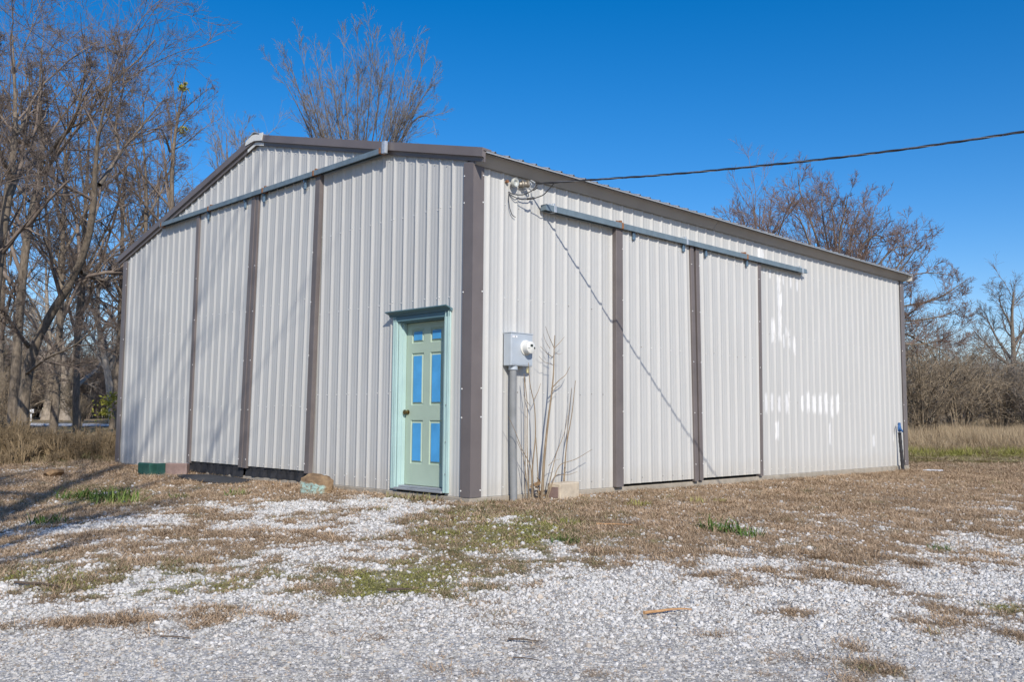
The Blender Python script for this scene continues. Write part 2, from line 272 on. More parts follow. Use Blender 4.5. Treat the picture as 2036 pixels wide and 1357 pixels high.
GREEN_MAP="0000000000000000000000000000000000000000000000000000000000000000000000000000000000000000000000000000000000000000000000000000000000000000000000000000000000000000000000000000000000000000000000000000000000000000000000000000000000000000000000000000000000000000000000000000000000000000000000000000000000000000000000000000000000000000000000000000000000000000000000000000000000000000000000000000000000000000000000000000000000000000000000000000000000000000000000000000000000000000000000000000000000000000000000000000000000000000000000000000000000000000000000000000000000000000000000000000000000000000000000000000000000000000000000000000000000000000000000000000000000000000000000000000000000000000000000000000000000000000000000000000000000000000000000000000000000000000000000000000000000000000000000000000000000000000000000000000000000000000000000000000000000000000000000000000000000000000000000000000000000000000000000000000000000000000000000000000000000000000000000000000000000000000000000000000000000000000000000000000000000000000000000000000000000000000000000000000000000000000000000000000000000000000000000000000000000000000000000000000000000000000000000000000000000000000000000000000000000000000000000000000000000000000000000000000000000000000000000000000000000000000000000000000000000000000000000000000000000000000000000000000000000000000000000000000000000000000000000000000000000000000000000000000000000000000000000000000000000000000000000000000000000000000000000000000000000000000000000000000000000000000000000000000000000000000000000000000000000000000000000000000000000000000000000000000000000000000000000000000000000000000000000000000000000000000000000000000000000000000000000000000000000000000000000000000000000000000000000000000000000000000000000000000000000000000000000000000000000000000000000000000000000000000000000000000000000000000000000000000000000000000000000000000000000000000000000000000000000000000000000000000000000000000000000000000000000000000000000000000000000000000000000000000000000000000000000000000000000000000000000000000000000000000000000000000000000000000000000000000000000000000000000000000000000000000000000000000000000000000000000000000000000000000000000000000001122211000000000000000000000000000000000000000000000000000000000000000000000000000000000000000000000000000000001234665310000000000000000000000000000000000000000000000000000000000000000000000000000000000000000000000000000001124578756410000000000000000000000000000000000000000000000000000000000000000000000000000000000000000000000000000011234553795100000000000000000000000000000000000000000000000000000000000000000000000000000000000000000000000000000111223565631000000000000000000000000000000000000000000000000000000000000000000000000000000000000000000000000000000001244785210000000000000000000000000000000000000000000000000000000000000000000000000000000000000000000000000000000001244336310000000000000000000000000000000000000000000000000000000000000000000000000000000000000000000000000000000136534863100000000000000000000000000000000000000000000000000000000000000000000000000000001111111100000000000000012335787421000000000000000000000000000000000000000000000000000000000000000000000000000112233333211000000000000001134789752100000000000000000000000000000000000000000000000000000000000000000000000001123567776432100000000000000123568864200000000000000000000000000000000000000000000000000000000000000000000000011234678998643110000000000001112345654310000000000000000000000000000000000000000000000000000000000000000000000011234567887542110000000000011122334433321000000000000000000000000000000000000000000000000000000000000000000000001122345554321100000000000011123345554432100000000000000000000000000000000001111111111111111111110000000000000000111222222211000000000000011123456666543100000000000000000000000000000000000111111111111111111111111100000000000001111111100000000000000011123456677653210000000000000000000000000000000000011111111111111111111111111000000000000000000000000000000000011122345677764321000000000000000000000000000000000002222222222222221111111111110000000000000000000000000000000011122345567765421100000000000000000000000000000000000333333322222222222111111111000000000000000000000000000000001112234556665432100000000013000000000000000000000000033333333333322222221111111100000000000000000000000000000001112223445555432110000000001800000000000000000000000004444443333333222222111111110000000000000000000000000000001111223344454432210000000000040000000000000000000000000444444443333322222111111110000000000000000000000000000000111122233444332211000000000001000000000000000000000000055444444333332222111111100000000000000000000000000000000111112223333332211000000000000000000000000000000000000005554444433332222111111100000000000000000000000000000000011112222233222211000000000000000000000000000000000000000555444433332222111111100000000000000000000000000000000011111122222222111000000000000000000000000000000000000000055444433332222111111000000000000000000000000000000000001111112222221111100000000000000000000000000000000000000005444433332222111111000000000000000000000000000000000001111111111111111000000000000000000000000000000000000000000444333322221111111000000000000000000000000000000000000111111111111111000000000000000000000000000000000000000000044333322221111110000000000000000000000000000000000000011111111111111000000000000000000000000000000000000000000003333222211111110000000000000000000000000000000000000001111111111110000000000000000000000000000000000000000000000332222211111110000000000000000000000000000000000000000111111111100000000000000000000000000000000000000000000000022222111111100000000000000000000000000000000000000000001111111000000000000000000000000000000000000000000000000002221111111000000000000000000000000000000000000000000000011100000000000000000000000000000000000000000000000000000211111111000000000000000000000000000000000000000000000000000000000000000000000000000000000000000000000000000000011111110000000000000000000000000000000000000000000000000000000000000000000000000000000000000000000000000000000001111100000000000000000000000000000000000000000000000000000000000000000000000000000000000000000000000000000000000111000000000000000000000000000000000000000000000000000000000000000000000000000000000000000000000000000000000000011000000000000000000000000000000000000000000000000000000000000000000000000000000000000000000000000000000000000000000000000000000000000000000000000000000000000000000000000000000000000000000000000000000000000000000000000000000000000000000000000000000000000000000000000000000000000000000000000000000000000000000000000000000000000000000000000000000000000000000000000000000000000000000000000000000000000000000000000000000000000000000000000000000000000000000000000000000000000000000000000000000000000000000000000000000000000000000000000000000000000000000000000000000000000000000000000000000000000000000000000000000000000000000000000000000000000000000000000000000000000000000000000000000000000000000000000000000000000000000000000000000000000000000000000000000000000000000000000000000000000000000000000000000000000000000000000000000000000000000000000000000000000000000000000000000000000000000000000000000000000000000000000000000000000000000000000000000000000000000000000000000000000000000000000000000000000000000000000000000000000000000000000000000000000000000000000000000000000000000000000000000000000000000000000000000000000000000000000000000000000000000000000000000000000000000000000000000000000000000000000000000000000000000000000000000000000000000000000000000000000000000000000000000000000000000000000000000000000000000000000000000000000000000000000000000000000000000000000000000000000000000000000000000000000000000000000000000000000000000000000000000000000000000000000000000000000000000000000000000000000000000000000000000000000000000000000000000000000000000000000000000000000000000000000000000000000000000000000000000000000000000000000000000000000000000000000000000000000000000000000000000000000000000000000000000000000000000000000000000000000000000000000000000000000000000000000000000000000000000000000000000000000000000000000000000000000000000000000000000000000000000000000000000000000000000000000000000000000000000000000000000000000000000000000000000000000000000000000000000000000000000000000000000000000000000000000000000000000000000000000000000000000000000000000000000000000000000000000000000000000000000000000000000000000000000000000000000000000000000000000000000000000000000000000000000000000000000000000000000000000000000000000000000000000000000000000000000000000000000000000000000000000000000000000000000000000000000000000000000000000000000000000000000000000000000000000000000000000000000000000000000000000000000000000000000000000000000000000000000000000000000000000000000000000000000000000000000000000000000000000000000000000000000000000000000000000000000000000000000000000000000000000000000000000000000000000000000000000000000000000000000000000000000000000000000000000000000000000000000000000000000000000000000000000000000000000000000000000000000000000000000000000000000000000000000000000000000000000000000000000000000000000000000000000000000000000000000000000000000000000000000000000000000000000000000000000000000000000000000000000000000000000000000000000000000000000000000000000000000000000000000000000000000000000000000000000000000000000000000000000000000000000000000000000000000000000000000000000000000000000000000000000000000000000000000000000000000000000000000000000000000000000000000000000000000000000000000000000000000000000000000000000000000000000000000000000000000000000000000000000000000000000000000000000000000000000000000000000000000000000000000000000000000000000000000000000000000000000000000000000000000000000000000000000000000000000000000000000000000000000000000000000000000000000000000000000000000000000000000000000000000000000000000000000000000000000000000000000000000000000000000000000000000000000000000000000000000000000000000000000000000000000000000000000000000000000000000000000000000000000000000000000000000000000000000000000000000000000000000000000000000000000000000000000000000000000000000000000000000000000000000000000000000000000000000000000000000000000000000000000000000000000000000000000000000000000000000000000000000000000000000000000000001111110000000000000000000000000000000000000000000000000000000000000000000000000000000000000000000000000000000001111111100000000000000000000000000000000000000000000000000000000000000000000000000000000000000000000000000000011111111110000000000000000000000000000000000000000000000000000000000000000000000000000000000000000000000000000011111111111100000000000000000000000000000000000000000000000000000000000000000000000000000000000000000000000000001111122211110000000000000000000000000000000000000000000000000000000000000000000000000000000000000000000000000001111222222211000000000000000000000000000000000000000000000000000000000000000000000000000000000000000000000000001111222222221110000000000000000000000000000000000000000000000000000000000000000000000000000000000000000000000001111222233322211000000000000000000000000000000000000000000000000000000000000000000000000000000000000000000000000111222333333221100000000000000000000000000000000000000000000000000000000000000000000000000000000000000000000000111122333343332110000000000000000000000000000000000000000000000000000000000000000000000000000000000000000000000011122333444433211100000000000000000000000000000000000000000000000000000000000000000000000000000000000000000000011122234444444322110000000000000000000000000000000000000000000000000000000000000000000000000000000000000000000001112233445555433211000000000000000000000000000000000000000000000000000000000000000000000000000000000000000000001112233445555544321100000000000000000000000000000000000000000000000000000000000000000000000000000000000000000000111223445566655432110000000000000000000000000000000000000000000000000000000000000000000000000000000000000000000111223345566665543211000000000000000000000000000000000000000000000000000000000000000000000000000000000000000000011122344566666654321100000000000000000000000000000000000000000000000000000000000000000000000000000000000000000011112334566777665432110000000000000000000000000000000000000000000000000000000000000000000000000000000000000000001112234456777776543211000000000000000000000000000000000000000000000000000000000000000000000000000000000000000000111223456677777654321100000000000000000000000000000000000000000000000000000000000000000000000000000000000000000111223345677887765432110000000000000000000000000000000000000000000"

# ------------------------------------------------------------------ the lie of the land
MX0, MY0, MC, MN = -16.0, -10.0, 0.25, 112
GM = np.array([int(c) for c in GRASS_MAP], float).reshape(MN, MN)
GG = np.array([int(c) for c in GREEN_MAP], float).reshape(MN, MN)
def hash2(i, j, seed):
    h = (i.astype(np.int64)*374761393 + j.astype(np.int64)*668265263 + seed*974711) & 0x7fffffff
    h = ((h ^ (h >> 13))*1274126177) & 0x7fffffff
    return ((h ^ (h >> 16)) & 0xffff)/65535.0
def noise2(x, y, s, seed):
    x = np.asarray(x, float)/s; y = np.asarray(y, float)/s; i = np.floor(x); j = np.floor(y); u = x-i; v = y-j
    u = u*u*(3-2*u); v = v*v*(3-2*v)
    return (hash2(i, j, seed)*(1-u)+hash2(i+1, j, seed)*u)*(1-v)+(hash2(i, j+1, seed)*(1-u)+hash2(i+1, j+1, seed)*u)*v
def fbm(x, y, s, seed): return (noise2(x, y, s, seed)+.6*noise2(x, y, s*.47, seed+1)+.4*noise2(x, y, s*.21, seed+2))/2.0
def depth_of(x, y): return (x-CAM[0])*_sy+(y-CAM[1])*_cy
def gbase(x, y):
    x = np.asarray(x, float); y = np.asarray(y, float)
    d = np.minimum(np.sqrt(np.maximum(0, x)**2+np.maximum(0, -y)**2), 18)
    z = -.06-.05*np.clip(y/12, 0, 1)-.05*d*d/(d+.5)
    a = np.clip((-4-x)/5, 0, 1); z = z+.05*a*a*(3-2*a)
    return z+np.minimum(.022*np.maximum(0, depth_of(x, y)-19), .8)
def gz(x, y): return gbase(x, y)+.045*(fbm(x, y, 1.3, 5)-.5)*np.clip(np.hypot(np.maximum(0, x), np.maximum(0, -y)), 0, 1)+.012*(noise2(x, y, .16, 9)-.5)
def mapval(G, x, y, out):
    u = (np.asarray(x, float)-MX0)/MC-.5; v = (np.asarray(y, float)-MY0)/MC-.5
    i = np.clip(np.floor(u).astype(int), 0, MN-2); j = np.clip(np.floor(v).astype(int), 0, MN-2)
    a = np.clip(u-i, 0, 1); b = np.clip(v-j, 0, 1)
    r = (G[j, i]*(1-a)+G[j, i+1]*a)*(1-b)+(G[j+1, i]*(1-a)+G[j+1, i+1]*a)*b
    o = (u < -.5) | (v < -.5) | (u > MN) | (v > MN)
    return np.where(o, out, r)
def grass_at(x, y):
    g = mapval(GM, x, y, 9)/9; g = np.maximum(g, np.clip(mapval(GG, x, y, 1)/9-.12, 0, .8))
    v = g*.84+.10+.07*np.clip(g*3-.4, 0, 1)+1.3*(fbm(x, y, .6, 21)-.5)+1.6*(fbm(x, y, .15, 31)-.5)*np.clip(1.1-abs(g-.5), 0, 1)
    v = np.where(g > .97, np.maximum(v, .50), v); v = np.where(g < .06, v-.17, v)
    return np.clip((v-.24)/.52, 0, 1)
def green_at(x, y): return np.clip(mapval(GG, x, y, 1)/9+.9*(fbm(x, y, .4, 41)-.5), 0, 1)

def axis(a, b, step, far):
    inner = np.arange(a, b+1e-6, step); out = [step*1.5]
    while sum(out) < far: out.append(out[-1]*1.22)
    c = np.cumsum(out); return np.concatenate([(a-c)[::-1], inner, b+c])
gx = axis(-13, 9, .075, 700); gy = axis(-8.5, 14, .075, 700)
GX, GY = np.meshgrid(gx, gy); GZ = gz(GX, GY)
nx, ny = len(gx), len(gy)
idx = np.arange(nx*ny).reshape(ny, nx)
Q = np.stack([idx[:-1, :-1], idx[:-1, 1:], idx[1:, 1:], idx[1:, :-1]], -1).reshape(-1, 4)
gme = quads_mesh("ground", np.stack([GX, GY, GZ], -1).reshape(-1, 3), Q, True)
def attr(me, name, val):
    a = me.attributes.new(name, 'FLOAT', 'POINT'); a.data.foreach_set("value", np.asarray(val, np.float32).ravel())
attr(gme, "grass", grass_at(GX, GY)); attr(gme, "green", green_at(GX, GY))
t = NT('ground_soil'); v = t.coord()
ga = t.new("ShaderNodeAttribute", attribute_name="grass").outputs['Fac']; gr = t.new("ShaderNodeAttribute", attribute_name="green").outputs['Fac']
vor = t.new("ShaderNodeTexVoronoi"); vor.inputs['Scale'].default_value = 42; t.lk(v, vor.inputs['Vector'])
sepc = t.new("ShaderNodeSeparateColor"); t.lk(vor.outputs['Color'], sepc.inputs[0])
gravel = t.ramp(sepc.outputs[0], [(0, (.38, .37, .345)), (.3, (.53, .515, .485)), (.7, (.64, .62, .59)), (1, (.70, .685, .655))])
gravel = t.mix(t.ramp(vor.outputs['Distance'], [(.3, 0), (.7, .5)]), gravel, (.27, .25, .22))
gravel = t.mix(t.ramp(t.noise(v, 1.1, 5), [(.4, 0), (.75, .45)]), gravel, (.36, .31, .25))
th = t.noise(v, 38, 6, .7); thatch = t.ramp(th, [(.25, (.15, .108, .072)), (.5, (.31, .235, .16)), (.75, (.46, .36, .255))])
thatch = t.mix(t.ramp(t.noise(v, .45, 5), [(.35, 0), (.7, .6)]), thatch, (.25, .20, .13))
thatch = t.mix(t.math('MULTIPLY', gr, .75), thatch, t.ramp(th, [(.3, (.13, .135, .035)), (.7, (.32, .315, .11))]))
t.bump(t.math('ADD', t.math('MULTIPLY', vor.outputs['Distance'], -1), t.math('MULTIPLY', th, 1.5)), .7, .02)
gmat = t.set(t.mix(ga, gravel, thatch), .95, 0, .1)
ground = link("ground", gme, None, gmat); tag(ground, kind="structure")

def gpath(q0, q1, w0, w1):
    o = CAM[:2]; f = np.array([_sy, _cy]); r = np.array([_cy, -_sy])
    return lambda q, w: o+f*q+r*w
QW = gpath(0, 0, 0, 0)
# a lane of white gravel beyond the meadow on the left
LV = []; LQ = []
ws_ = np.linspace(-40, -6, 70)
for k, w in enumerate(ws_):
    for m, q in enumerate((40.0, 41.2, 42.4, 43.6)):
        q2 = q+.5*math.sin(w*.4)+.3*math.sin(w*1.3+m); x, y = QW(q2, w); LV.append((x, y, float(gz(x, y))+.02+.03*(m in (1, 2))))
        if k and m: a = k*4+m; LQ.append((a-5, a-4, a, a-1))
M['lane'] = simple('lane_gravel', (.56, .55, .53), .95, 0, .25, 9, .1, bump=.5, dirt=((.3, .24, .16), .8))
tag(link("gravel_lane", quads_mesh("gravel_lane", LV, LQ), None, M['lane']), kind="structure")

# ------------------------------------------------------------------ the metal building
S = .2286; PG = .3596; PR = .4714; W = 10.0; L = 12.2
SLOPE = .25
def zr(x): return 4.01+SLOPE*min(-x, W+x)            # top of the roof sheets
PROF = [(-.021, 0), (-.007, .0195), (.007, .0195), (.021, 0), (.072, 0), (.079, .0018), (.093, .0018), (.100, 0), (.130, 0), (.137, .0018), (.151, .0018), (.158, 0)]
def profile(a0, a1, phase):
    """positions and heights of the rolled profile between a0 and a1, major ribs at phase + k*S"""
    k0 = int(math.floor((a0-phase)/S))-1; k1 = int(math.ceil((a1-phase)/S))+1
    pts = [(phase+k*S+d, h) for k in range(k0, k1+1) for d, h in PROF]
    xs = [p[0] for p in pts]; hs = [p[1] for p in pts]
    mid = [p for p in pts if a0+1e-4 < p[0] < a1-1e-4]
    return [(a0, float(np.interp(a0, xs, hs)))]+mid+[(a1, float(np.interp(a1, xs, hs)))]
def sheet(name, pr, place, zlo, zhi, mat, parent, zs=None):
    """pr: profile points, place(a, h, z) -> world"""
    V = []; F = []; n = None
    for a, h in pr:
        z0, z1 = zlo(a), zhi(a)
        if zs is None: col = [z0, z1]
        else: col = [z0]+[z for z in zs]+[z1]
        n = len(col); V += [place(a, h, z) for z in col]
    for i in range(len(pr)-1):
        for k in range(n-1): b = i*n+k; F.append((b, b+n, b+n+1, b+1))
    me = quads_mesh(name, V, F); return link(name, me, parent, mat), V
def cuts(a0, a1, phase, step=4, extra=()):
    k = math.ceil((a0+.02-phase)/S); out = [a0]; k = k+((-k) % step)
    while phase+k*S < a1-.02: out.append(phase+k*S); k += step
    for e in extra:
        if a0 < e < a1: out.append(e)
    out.append(a1); return sorted(out)
B = empty("metal_building", (0, 0, 0))
tag(B, "light grey ribbed metal barn with brown trim and sliding doors", "building")
m = MB(); m.box(-W-.03, .03, -.03, L+.07, -.9, -.003, .008); m.build("foundation", M['concrete'], B)
screws = MB(); screws_dark = MB()
def screw(p, n, r=.0085, dark=False):
    n = Vector(n); u = n.cross(Vector((0, 0, 1))).normalized(); w = n.cross(u); p = Vector(p)
    vs = [p+(u*math.cos(a)+w*math.sin(a))*r for a in [i*math.pi/3 for i in range(6)]]+[p+n*.007+(u*math.cos(a)+w*math.sin(a))*r*.7 for a in [i*math.pi/3 for i in range(6)]]
    (screws_dark if dark else screws).add(vs, [(i, (i+1) % 6, 6+(i+1) % 6, 6+i) for i in range(6)]+[tuple(range(6, 12))])
rnd = random.Random(4)
# gable wall, sheet by sheet; the doorways stay open
def gplace(a, h, z): return (-a, -h, z)
DO0, DO1, DOZ = .435, 1.335, 2.125           # entry door opening, as distances from the corner
SO0, SO1, SOZ = 3.30, 6.78, 4.05             # sliding door opening
c = cuts(.1, W-.02, PG, 4, (DO0, DO1, SO0, SO1))
for a0, a1 in zip(c[:-1], c[1:]):
    mid = (a0+a1)/2; lo = DOZ if DO0 < mid < DO1 else (SOZ if SO0 < mid < SO1 else 0.0)
    top = lambda a: zr(-a)-.03
    pr = profile(a0, a1, PG)
    if a0 < W/2 < a1: pr = sorted(pr+[(W/2, float(np.interp(W/2, [p[0] for p in pr], [p[1] for p in pr])))])
    sheet("wall_panel", pr, gplace, lambda a: lo, top, M['gable'], B)
k = 0
while PG+k*S < W-.1:
    a = PG+k*S+.045
    for z in (.12, 1.20, 2.325, 3.41):
        if SO0-.05 < a < SO1+.1 or (DO0-.13 < a < DO1+.13 and z < 2.2) or z > zr(-a)-.3: continue
        screw((-a, -.001, z+rnd.uniform(-.01, .01)), (0, -1, 0))
        if k % 4 == 1: screw((-(a-.01)+.052, -.012, z+rnd.uniform(.0, .03)), (0, -1, 0), .008)
    a2 = PG+k*S+.11
    if a2 < W-.1 and not (SO0 < a2 < SO1 and False): screw((-a2, -.004, zr(-a2)-.21), (0, -1, 0))
    k += 1
# eave wall
def eplace(a, h, z): return (h, a, z)
PAINT = [(7.035, 3.22, .05, .16), (7.05, 2.95, .06, .14), (7.04, 2.75, .04, .2), (6.81, 2.42, .05, .2), (6.80, 2.3, .035, .12), (7.04, 2.47, .045, .24), (7.17, 2.25, .03, .14), (7.36, 2.28, .04, .17), (7.27, 2.40, .03, .12), (7.52, 2.2, .03, .16),
         (6.56, 1.19, .045, .18), (6.75, 1.2, .035, .17), (6.98, 1.17, .04, .15), (7.25, 1.19, .055, .17), (7.78, 1.2, .04, .15), (7.98, 1.23, .045, .19), (8.20, 1.19, .05, .18), (8.43, 1.2, .045, .19), (8.65, 1.22, .045, .2), (8.88, 1.15, .04, .2), (9.11, 1.2, .045, .2),
         (6.90, .74, .06, .17), (8.80, .68, .035, .22), (10.64, .52, .045, .13), (11.58, .57, .02, .1), (6.45, 3.66, .10, .10), (6.75, 3.36, .03, .09), (7.0, 3.32, .03, .12), (7.2, 3.32, .025, .12), (7.45, 3.3, .03, .13), (7.68, 3.26, .03, .12), (6.55, 3.4, .03, .06)]
EO0, EO1, EOZ = 2.66, 6.20, 3.30
c = cuts(.1, L-.02, PR, 4, (EO0, EO1)); zs = [i*.06 for i in range(1, 64)]
for a0, a1 in zip(c[:-1], c[1:]):
    mid = (a0+a1)/2; lo = EOZ if EO0 < mid < EO1 else 0.0
    pr = profile(a0, a1, PR)
    if a0 > 5.9:
        o, V = sheet("wall_panel", pr, eplace, lambda a: lo, lambda a: 3.93, M['siding_paint'], B, zs if lo < .1 else None)
        val = np.zeros(len(V)); V = np.array(V)
        for py, pz, ry, rz in PAINT:
            e = np.maximum(abs(V[:, 1]-py)/(ry*1.15), abs(V[:, 2]-pz)/rz); val = np.maximum(val, np.clip(1.5-e, 0, 1)*.75)
        attr(o.data, "paint", val)
    else: sheet("wall_panel", pr, eplace, lambda a: lo, lambda a: 3.93, M['gable'], B)
k = 0
while PR+k*S < L-.1:
    a = PR+k*S+.045
    for z in (.10, 1.215, 2.33, 3.45):
        if EO0-.15 < a < EO1+.1 and z < 3.4: continue
        if .40 < a < .9 and 1.4 < z < 1.95: continue
        screw((.001, a, z+rnd.uniform(-.01, .01)), (1, 0, 0), .0075, rnd.random() < .25)
    k += 1
# the two walls nobody sees from here
sheet("wall_panel", profile(.0, W, .1), lambda a, h, z: (-a, L+h, z), lambda a: 0, lambda a: zr(-a)-.05, M['gable'], B)
me_pr = profile(0, L, .1); sheet("wall_panel", me_pr, lambda a, h, z: (-W-h, a, z), lambda a: 0, lambda a: 3.93, M['gable'], B)
# roof sheets
c = cuts(-.06, L+.06, .12, 4)
for side in (0, 1):
    for a0, a1 in zip(c[:-1], c[1:]):
        pr = profile(a0, a1, .12); V = []; F = []
        for a, h in pr:
            for x in (.238, -W/2): V.append(((x if side == 0 else -W-x), a, zr(x)+h))
        for i in range(len(pr)-1): F.append((2*i, 2*i+1, 2*i+3, 2*i+2))
        link("roof_panel", quads_mesh("roof_panel", V, F), B, M['roof'])
# rake trims front and back, ridge cap, peak cap
def rake(y0, sgn, mat):
    for side in (0, 1):
        m = MB(); ends = []
        for x in (.225, -W/2):
            z = zr(x); X = x if side == 0 else -W-x; q = 0
            pr = [(.07, .025), (-.075, .03), (-.078, -.078), (-.048, -.085), (-.045, -.098), (-.042, -.134), (-.028, -.137), (-.022, -.02), (.07, .01)]
            ends.append([(X, y0+sgn*py, z+pz) for py, pz in pr])
        m.extrude(None, ends[0], ends[1]); m.build("rake_trim", mat, B)
rake(0.0, 1, M['trim']); rake(L, -1, M['trim'])
m = MB(); pk = zr(-W/2)
for y, yy in ((-.088, 0),):
    poly = [(-W/2-.27, -.085-.0675+.05), (-W/2-.25, -.035), (-W/2-.10, .025), (-W/2, .02), (-W/2+.14, .005), (-W/2+.27, .0), (-W/2+.24, -.06-.06), (-W/2, -.083+.005)]
    pts = [(x, pk+z) for x, z in poly]
    m.extrude(None, [(x, -.09, z) for x, z in pts], [(x, -.079, z) for x, z in pts])
    poly = [(-W/2-.25, -.09-.0625), (-W/2, -.09), (-W/2+.24, -.09-.06), (-W/2+.24, -.135-.06), (-W/2, -.138), (-W/2-.25, -.145-.0625)]
    m.extrude(None, [(x, -.052, pk+z) for x, z in poly], [(x, -.045, pk+z) for x, z in poly])
m.build("peak_cap", M['white_metal'], B)
m = MB()
ra = [(-W/2-.17, pk+.005), (-W/2-.03, pk+.062), (-W/2+.03, pk+.062), (-W/2+.17, pk+.005), (-W/2+.17, pk-.002), (-W/2, pk+.05), (-W/2-.17, pk-.002)]
m.extrude(None, [(x, -.10, z) for x, z in ra], [(x, L+.08, z) for x, z in ra]); m.build("ridge_cap", M['roof'], B)
m = MB(); lip = [(.166, zr(.166)-.004), (.238, zr(.238)-.004), (.238, zr(.238)-.022), (.226, zr(.226)-.024), (.215, zr(.215)-.009), (.166, zr(.166)-.009)]
m.extrude(None, [(x, -.02, z) for x, z in lip], [(x, L+.03, z) for x, z in lip]); m.build("drip_edge", M['roof'], B)
# soffit under the eave, in two lengths, and its far end plate
sp = [(.024, 3.845), (.030, 3.830), (.042, 3.830), (.060, 3.842), (.088, 3.866), (.118, 3.897), (.145, 3.928), (.158, 3.946), (.152, 3.954), (.03, 3.93)]
for y0, y1 in ((-.02, 4.94), (4.948, L)):
    m = MB(); m.extrude(None, [(x, y0, z) for x, z in sp], [(x, y1, z) for x, z in sp]); m.build("soffit_trim", M['soffit'], B)
m = MB(); m.extrude(None, [(x, L+.012, z) for x, z in ((.0, 3.835), (.215, 3.83), (.225, 3.955), (.0, 3.955))], [(x, L+.02, z) for x, z in ((.0, 3.835), (.215, 3.83), (.225, 3.955), (.0, 3.955))]); m.build("end_plate", M['white_metal'], B)
# corner trims
def corner(x, y, sx, sy, mat):
    """L-shaped trim round a corner at (x, y), outward signs sx, sy"""
    m = MB(); o = .033; f = .112; fl = .03; th = .004
    pr = [(-f-fl, .029), (-f, .029), (-f+.004, o), (o, o), (o, -f+.004), (.029, -f), (.029, -f-fl), (.019, -f-fl), (.019, -f), (.019+.006, -f+.01), (o-.006, o-.006), (-f+.01, o-.006), (-f, .019), (-f-fl, .019)]
    # first coordinate runs along x (outward positive), second along y
    a = [(x+sx*u, y+sy*v, .001) for u, v in pr]; b = [(p[0], p[1], 3.875) for p in a]
    m.extrude(None, a, b); m.build("corner_trim", mat, B)
    for z in (.07, .9, 1.23, 2.35, 3.4, 3.72):
        screw((x+sx*(-f-fl/2), y+sy*.029, z), (0, sy, 0), .011); screw((x+sx*.029, y+sy*(-f-fl/2), z+.01), (sx, 0, 0), .011)
corner(0, 0, 1, -1, M['trim']); corner(-W, 0, -1, -1, M['trim']); corner(0, L, 1, 1, M['trim']); corner(-W, L, -1, 1, M['trim'])

# ------------------------------------------------------------------ sliding doors
def leaf(wall, t0, t1, b0, b1, ztop, zbot, out, trim0, trim1, skirt=None):
    """wall 'g' or 'e'; edges along the wall at the top t0..t1 and bottom b0..b1; out = stand-off of the sheet; trims (w0, w1)"""
    P = (lambda a, h, z: (-a, -h, z)) if wall == 'g' else (lambda a, h, z: (h, a, z))
    nrm = (0, -1, 0) if wall == 'g' else (1, 0, 0)
    ph = PG if wall == 'g' else PR
    def warp(a, h, z):
        u = (a-t0)/(t1-t0); k = (ztop-z)/(ztop-zbot); return P(a*(1-k)+(b0+(b1-b0)*u)*k, h+out, z)
    def slab(name, a0, a1, h0, h1, z0, z1, mat, par):
        m = MB(); vs = [warp(a, h-out, z) for z in (z0, z1) for a, h in ((a0, h0), (a1, h0), (a1, h1), (a0, h1))]
        m.add(vs, [(0, 1, 2, 3), (4, 5, 6, 7), (0, 1, 5, 4), (1, 2, 6, 5), (2, 3, 7, 6), (3, 0, 4, 7)]); return m.build(name, mat, par)
    D = slab("sliding_door", t0+.01, t1-.01, out-.035, out-.004, zbot+.01, ztop, M['dark'], B)
    for a0, a1 in zip(cuts(t0, t1, ph, 4)[:-1], cuts(t0, t1, ph, 4)[1:]):
        sheet("door_panel", profile(a0, a1, ph+.06), warp, lambda a: zbot, lambda a: ztop, M['gable'], D)
    for (w, e0, e1) in ((trim0, t0-.005, None), (trim1, None, t1+.005)):
        if w <= 0: continue
        a0, a1 = (e0, e0+w) if e0 is not None else (e1-w, e1)
        m = MB(); pr = [(a0, out-.03), (a0, out+.03), (a0+.006, out+.034), (a1-.006, out+.034), (a1, out+.03), (a1, out-.03)]
        zb = zbot-.03
        m.extrude(None, [warp(a, h-out, zb) for a, h in pr], [warp(a, h-out, ztop+.02) for a, h in pr]); m.build("edge_trim", M['trim_worn'], D)
        for z in (.25, 1.0, 1.75, 2.5, 3.2): screw(warp(a1-.012 if e0 is not None else a0+.012, .035, z), nrm, .009)
    k = 0
    while ph+.06+k*S < max(t1, b1):
        a = ph+.06+k*S+.05
        if t0+.15 < a < t1-.15:
            for z in ([zbot+.05, 1.05, 2.55] if wall == 'g' else [.1, 1.9]):
                if rnd.random() < .85: screw(warp(a, .001, z+rnd.uniform(-.012, .012)), nrm, .0075, wall == 'e' and rnd.random() < .5)
            screw(warp(a, .001, ztop-.12), nrm, .0075)
    
        k += 1
    if skirt:
        z0, z1 = skirt; m = MB(); n = 24; vs = []; fs = []
        for i in range(n+1):
            u = i/n; a = b0+.02+(b1-b0-.04)*u; w = .006*math.sin(i*1.9)+.004*math.sin(i*.7)
            for h, z in ((out-.015+w, z1), (out-.02+w*1.6, (z0+z1)/2), (out-.012+w*2.2, z0)): vs.append(P(a, h, z))
        for i in range(n):
            for k2 in (0, 1): b = i*3+k2; fs.append((b, b+3, b+4, b+1))
        m.add(vs, fs); m.build("rubber_skirt", M['black_rubber'], D)
    return D
